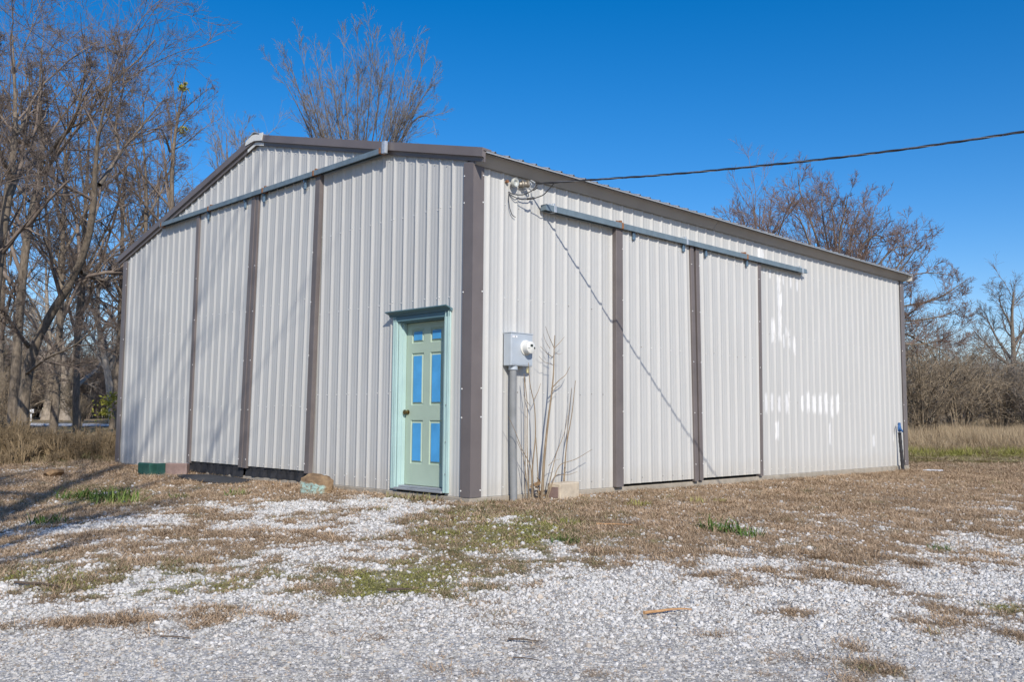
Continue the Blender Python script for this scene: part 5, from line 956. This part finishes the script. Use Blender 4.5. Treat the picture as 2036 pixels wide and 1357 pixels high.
# tall dry grass in the field on the right
TT = [tuft("tall%d" % i, 40+i, 22, .75, .12, (.02, .45), .009, M['tall_grass'], .5) for i in range(3)]+[tuft("mid%d" % i, 50+i, 26, .3, .12, (.1, .9), .008, M['moss_grass'], .5) for i in range(2)]
x, y, q = sector(26000, 21.5, 44, .28, .80, 1.0); keep = ~inside(x, y, .3); x, y, q = x[keep], y[keep], q[keep]; n = len(x); fr = np.clip((q-22.2-1.2*fbm(x, y, 2.0, 61))/3.0, 0, 1)
vid = np.where((fr < .55) & (rng.random(n) < .75), 3+rng.integers(0, 2, n), rng.integers(0, 3, n)); hz = np.where(vid < 3, np.clip(fr, .12, 1)*rng.uniform(.45, 1.05, n)*(.7+.6*fbm(x, y, 2.5, 63)), rng.uniform(.4, 1.1, n)*np.clip(fr*3, .15, 1))
scatter("tall_grass", np.stack([x, y, gz(x, y)], -1), np.stack([rng.normal(0, .1, n), rng.normal(0, .1, n), rng.uniform(0, 6.28, n)], -1), np.stack([np.full(n, 1.0), np.full(n, 1.0), hz], -1), vid, TT, "tall dry grass in the field right of the barn", "grass")
# weeds and brush at the left border and in the meadow behind
WM = [bush_mesh("weed_src%d" % i, 210+i, 1.0, .35, 9, M['weed'], [(7, .2, 1, (.3, .9), (.2, .45), .5, 4, .15, .03, .004), (4, .1, 1, (.3, .9), (.3, .6), .6, 3, .15, .02, .003)]) for i in range(3)]
WS = [source("weedmass%d" % i, merged(w_, "weedmass%d" % i), M['weed']) for i, w_ in enumerate(WM)]
for s_ in WS: s_.data.materials.clear(); s_.data.materials.append(M['weed'])
WS += [tuft("wleaf%d" % i, 60+i, 30, .45, .25, (.1, 1.1), .012, (M['weed'], M['dark_grass'], M['dark_grass'])[i], .6) for i in range(3)]
x1, y1, q1 = sector(1250, 16.3, 20.5, -.70, -.425, 1.0); x2, y2, q2 = sector(3500, 20.5, 48, -.70, -.40, 1.0)
x = np.concatenate([x1, x2]); y = np.concatenate([y1, y2]); q = np.concatenate([q1, q2]); lat = ((x-CAM[0])*_cy-(y-CAM[1])*_sy)/q
edge = 16.5+np.clip((lat+.62)/.18, 0, 1)*1.3+.8*(fbm(x, y, 1.2, 71)-.5); keep = (q > edge) & (~inside(x, y, .15)) & ~((q > 39.2) & (q < 44.3)); x, y, q = x[keep], y[keep], q[keep]; n = len(x); near = q < 20.5
vid = np.where(near, rng.integers(0, 6, n), np.where(rng.random(n) < .03, rng.integers(0, 3, n), 3+rng.integers(0, 3, n))); hs = np.where(near, rng.uniform(.22, .62, n)*np.clip((q-edge[keep])/1.2, .3, 1), rng.uniform(.07, .2, n)); hs = np.where(near & (lat[keep] < -.53), hs*1.35, hs)
scatter("weeds", np.stack([x, y, gz(x, y)], -1), np.stack([rng.normal(0, .1, n), rng.normal(0, .1, n), rng.uniform(0, 6.28, n)], -1), np.stack([hs*1.1, hs*1.1, hs], -1), vid, WS, "dry brown weeds along the left border of the yard", "weeds")
BS = [source("brushmass%d" % i, merged(b_, "brushmass%d" % i), M['twig_tan']) for i, b_ in enumerate(BM)]
for s_ in BS: s_.data.materials.clear(); s_.data.materials.append(M['twig'])
qb = rng.uniform(47, 70, 46); wb_ = rng.uniform(-.78, -.36, 46)*qb; pb = np.array([QW(a, b) for a, b in zip(qb, wb_)]); qc = rng.uniform(46, 62, 16); wc = rng.uniform(.36, .75, 16)*qc; pb = np.concatenate([pb, np.array([QW(a, b) for a, b in zip(qc, wc)])]); nb = len(pb); sb_ = rng.uniform(1.0, 1.55, nb)*np.where(np.arange(nb) < 46, 1, .75)
scatter("far_brush", np.stack([pb[:, 0], pb[:, 1], gz(pb[:, 0], pb[:, 1])-.1], -1), np.stack([np.zeros(nb), np.zeros(nb), rng.uniform(0, 6.28, nb)], -1), np.stack([sb_, sb_, sb_*rng.uniform(.8, 1.15, nb)], -1), rng.integers(0, 3, nb), BS, "brown leafless undergrowth filling the far woods", "undergrowth")
# far woods as instances of one crown
wsrc = source("woods_crown", merged(fw, "woods_crown"), M['twig_grey']); wsrc.data.materials.clear(); wsrc.data.materials.append(M['twig_grey'])
qq = rng.uniform(75, 115, 260); ww = rng.uniform(-1.1, 1.1, 260)*qq; pp = np.array([QW(a, b) for a, b in zip(qq, ww)]); sA = rng.uniform(.45, .75, 260)
scatter("distant_woods", np.stack([pp[:, 0], pp[:, 1], gz(pp[:, 0], pp[:, 1])-.3], -1), np.stack([np.zeros(260), np.zeros(260), rng.uniform(0, 6.28, 260)], -1), np.stack([sA*1.1, sA*1.1, sA], -1), np.zeros(260), [wsrc], "far bare woods beyond the fields", "woods")
# ------------------------------------------------------------------ green tufts one can count
GT = [tuft("gt%d" % i, 80+i, 90, .11, .11, (.1, 1.25), .006, M['green_grass'], .8).data for i in range(3)]; YT = [tuft("yt%d" % i, 90+i, 50, .07, .08, (.1, 1.1), .005, M['moss_grass'], .7).data for i in range(2)]
def green(name, me, x, y, s, label, cat, group, sz=1.0):
    o = link(name, me); o.location = (x, y, float(gz(x, y))); o.scale = (s, s, s*sz); o.rotation_euler = (0, 0, x*7+y*3); return tag(o, label, cat, group)
GG_ = "green tufts in the yard"
for k, (x, y, s, lab) in enumerate(((-4.15, -2.35, 1.9, "largest green grass clump in left shade, its far part"), (-3.75, -2.45, 1.9, "largest green grass clump in left shade, its near part"), (-4.6, -2.6, 1.6, "green grass at left end of the shaded clump"), (-2.43, -3.65, 1.25, "single green tuft standing in gravel at far left"), (2.73, .80, 1.5, "bigger dark green tuft in dry grass right of centre"), (3.04, .75, 1.1, "lower green tuft touching the bigger dark green one"), (2.377, -1.056, .8, "small green tuft alone near picture centre"), (4.49, 1.68, .7, "small green tuft at right before gravel"), (-3.10, -1.2, 1.0, "small green tuft between rubber mat and gravel"), (-3.51, -1.77, .8, "thin green tuft left of the one by the mat"))): green("grass_tuft", GT[k % 3], x, y, s*1.45, lab, "grass tuft", GG_, .75)
for k, (x, y, s, lab) in enumerate(((1.776, -.30, 1.4, "yellowish tuft beside straight orange stick"), (1.09, 1.60, 1.5, "left of two yellowish tufts before first eave sliding door"), (1.17, 1.72, 1.2, "right of two yellowish tufts before first eave sliding door"), (1.276, 2.62, 1.4, "yellow-green tuft before second eave sliding door"), (1.41, 2.90, 1.1, "fainter yellow-green tuft right of its neighbour"))): green("grass_tuft", YT[k % 2], x, y, s, lab, "grass tuft", GG_, 1)
WD = tuft("wd", 97, 40, .10, .13, (.5, 1.35), .016, M['dark_grass'], .5).data
for k, (x, y, s, lab) in enumerate(((-1.15, -.16, 1.0, "broad dark weed at slab edge left of entry door"), (-.80, -.17, 1.2, "broad dark weed at slab edge under entry door"), (-.52, -.16, 1.1, "broad dark weed at slab edge right of entry door"), (.15, .12, .8, "small dark weed at the barn's near corner"))): green("weed", WD, x, y, s, lab, "weed", "weeds along the slab", 1.2)
leafball("evergreen_bush", at(210, 808, 30)+np.array([0, 0, .0]), .45, 420, M['yellow_green'], "small yellow-green leafy bush at barn's left corner", "bush", 5, .06, .8)
leafball("leaf_litter", (.13, .95, float(gz(.13, .95))+.16), .10, 26, M['leaf_dead'], "few dead orange leaves caught beside the conduit", "leaves", 6, .04)
for k, (x, y, r, lab) in enumerate(((5.57, -2.67, .09, "brown dead plant scrap low on gravel at right"), (3.54, -4.01, .10, "brown dead plant scrap on foreground gravel left of centre"), (5.11, -1.43, .10, "brown dead plant scrap on gravel at right"))):
    o = green("dead_tuft", TD[k % 4].data, x, y, 2.0, lab, "dead grass", "dead scraps on gravel", .5)
# ------------------------------------------------------------------ a tree behind the viewer's left shoulder whose shade falls on the wall
def shade_tree(x, y, h, seed, label):
    z = float(gz(x, y)); r_ = random.Random(seed); lm = [([(x, y, z-.2), (x+.1, y, z+h*.3), (x-.1, y+.2, z+h*.55), (x+.2, y, z+h*.8), (x+.1, y+.1, z+h)], [.22, .17, .13, .07, .02])]
    for i in range(7):
        a = i*.9+r_.random(); zz = z+h*(.3+.07*i); o = h*.28*r_.uniform(.7, 1.1)*(.4 if math.cos(a)*.53+math.sin(a)*.85 > -.2 else 1); lm.append(([(x, y+.1, zz), (x+math.cos(a)*o*.5, y+math.sin(a)*o*.5, zz+h*.12), (x+math.cos(a)*o, y+math.sin(a)*o, zz+h*.28)], [.1, .065, .02]))
    ms = tree_meshes("shade", lm, [(8, .2, 1, (.4, 1.0), (.3, .5), .55, 7, .12, .03, .015), (6, .2, 1, (.4, 1), (.3, .6), .6, 5, .13, .03, .01), (4, .15, 1, (.4, 1), (.35, .65), .7, 4, .12, .02, .007)], seed, M['bark'], M['twig']); put_tree("bare_tree", (x, y, z), ms, label, "trees outside the picture")
shade_tree(6.5, -10.2, 14.5, 401, "bare tree outside the picture shading the left gable")
shade_tree(3.6, -10.0, 10.8, 402, "second bare tree outside the picture shading the left yard")
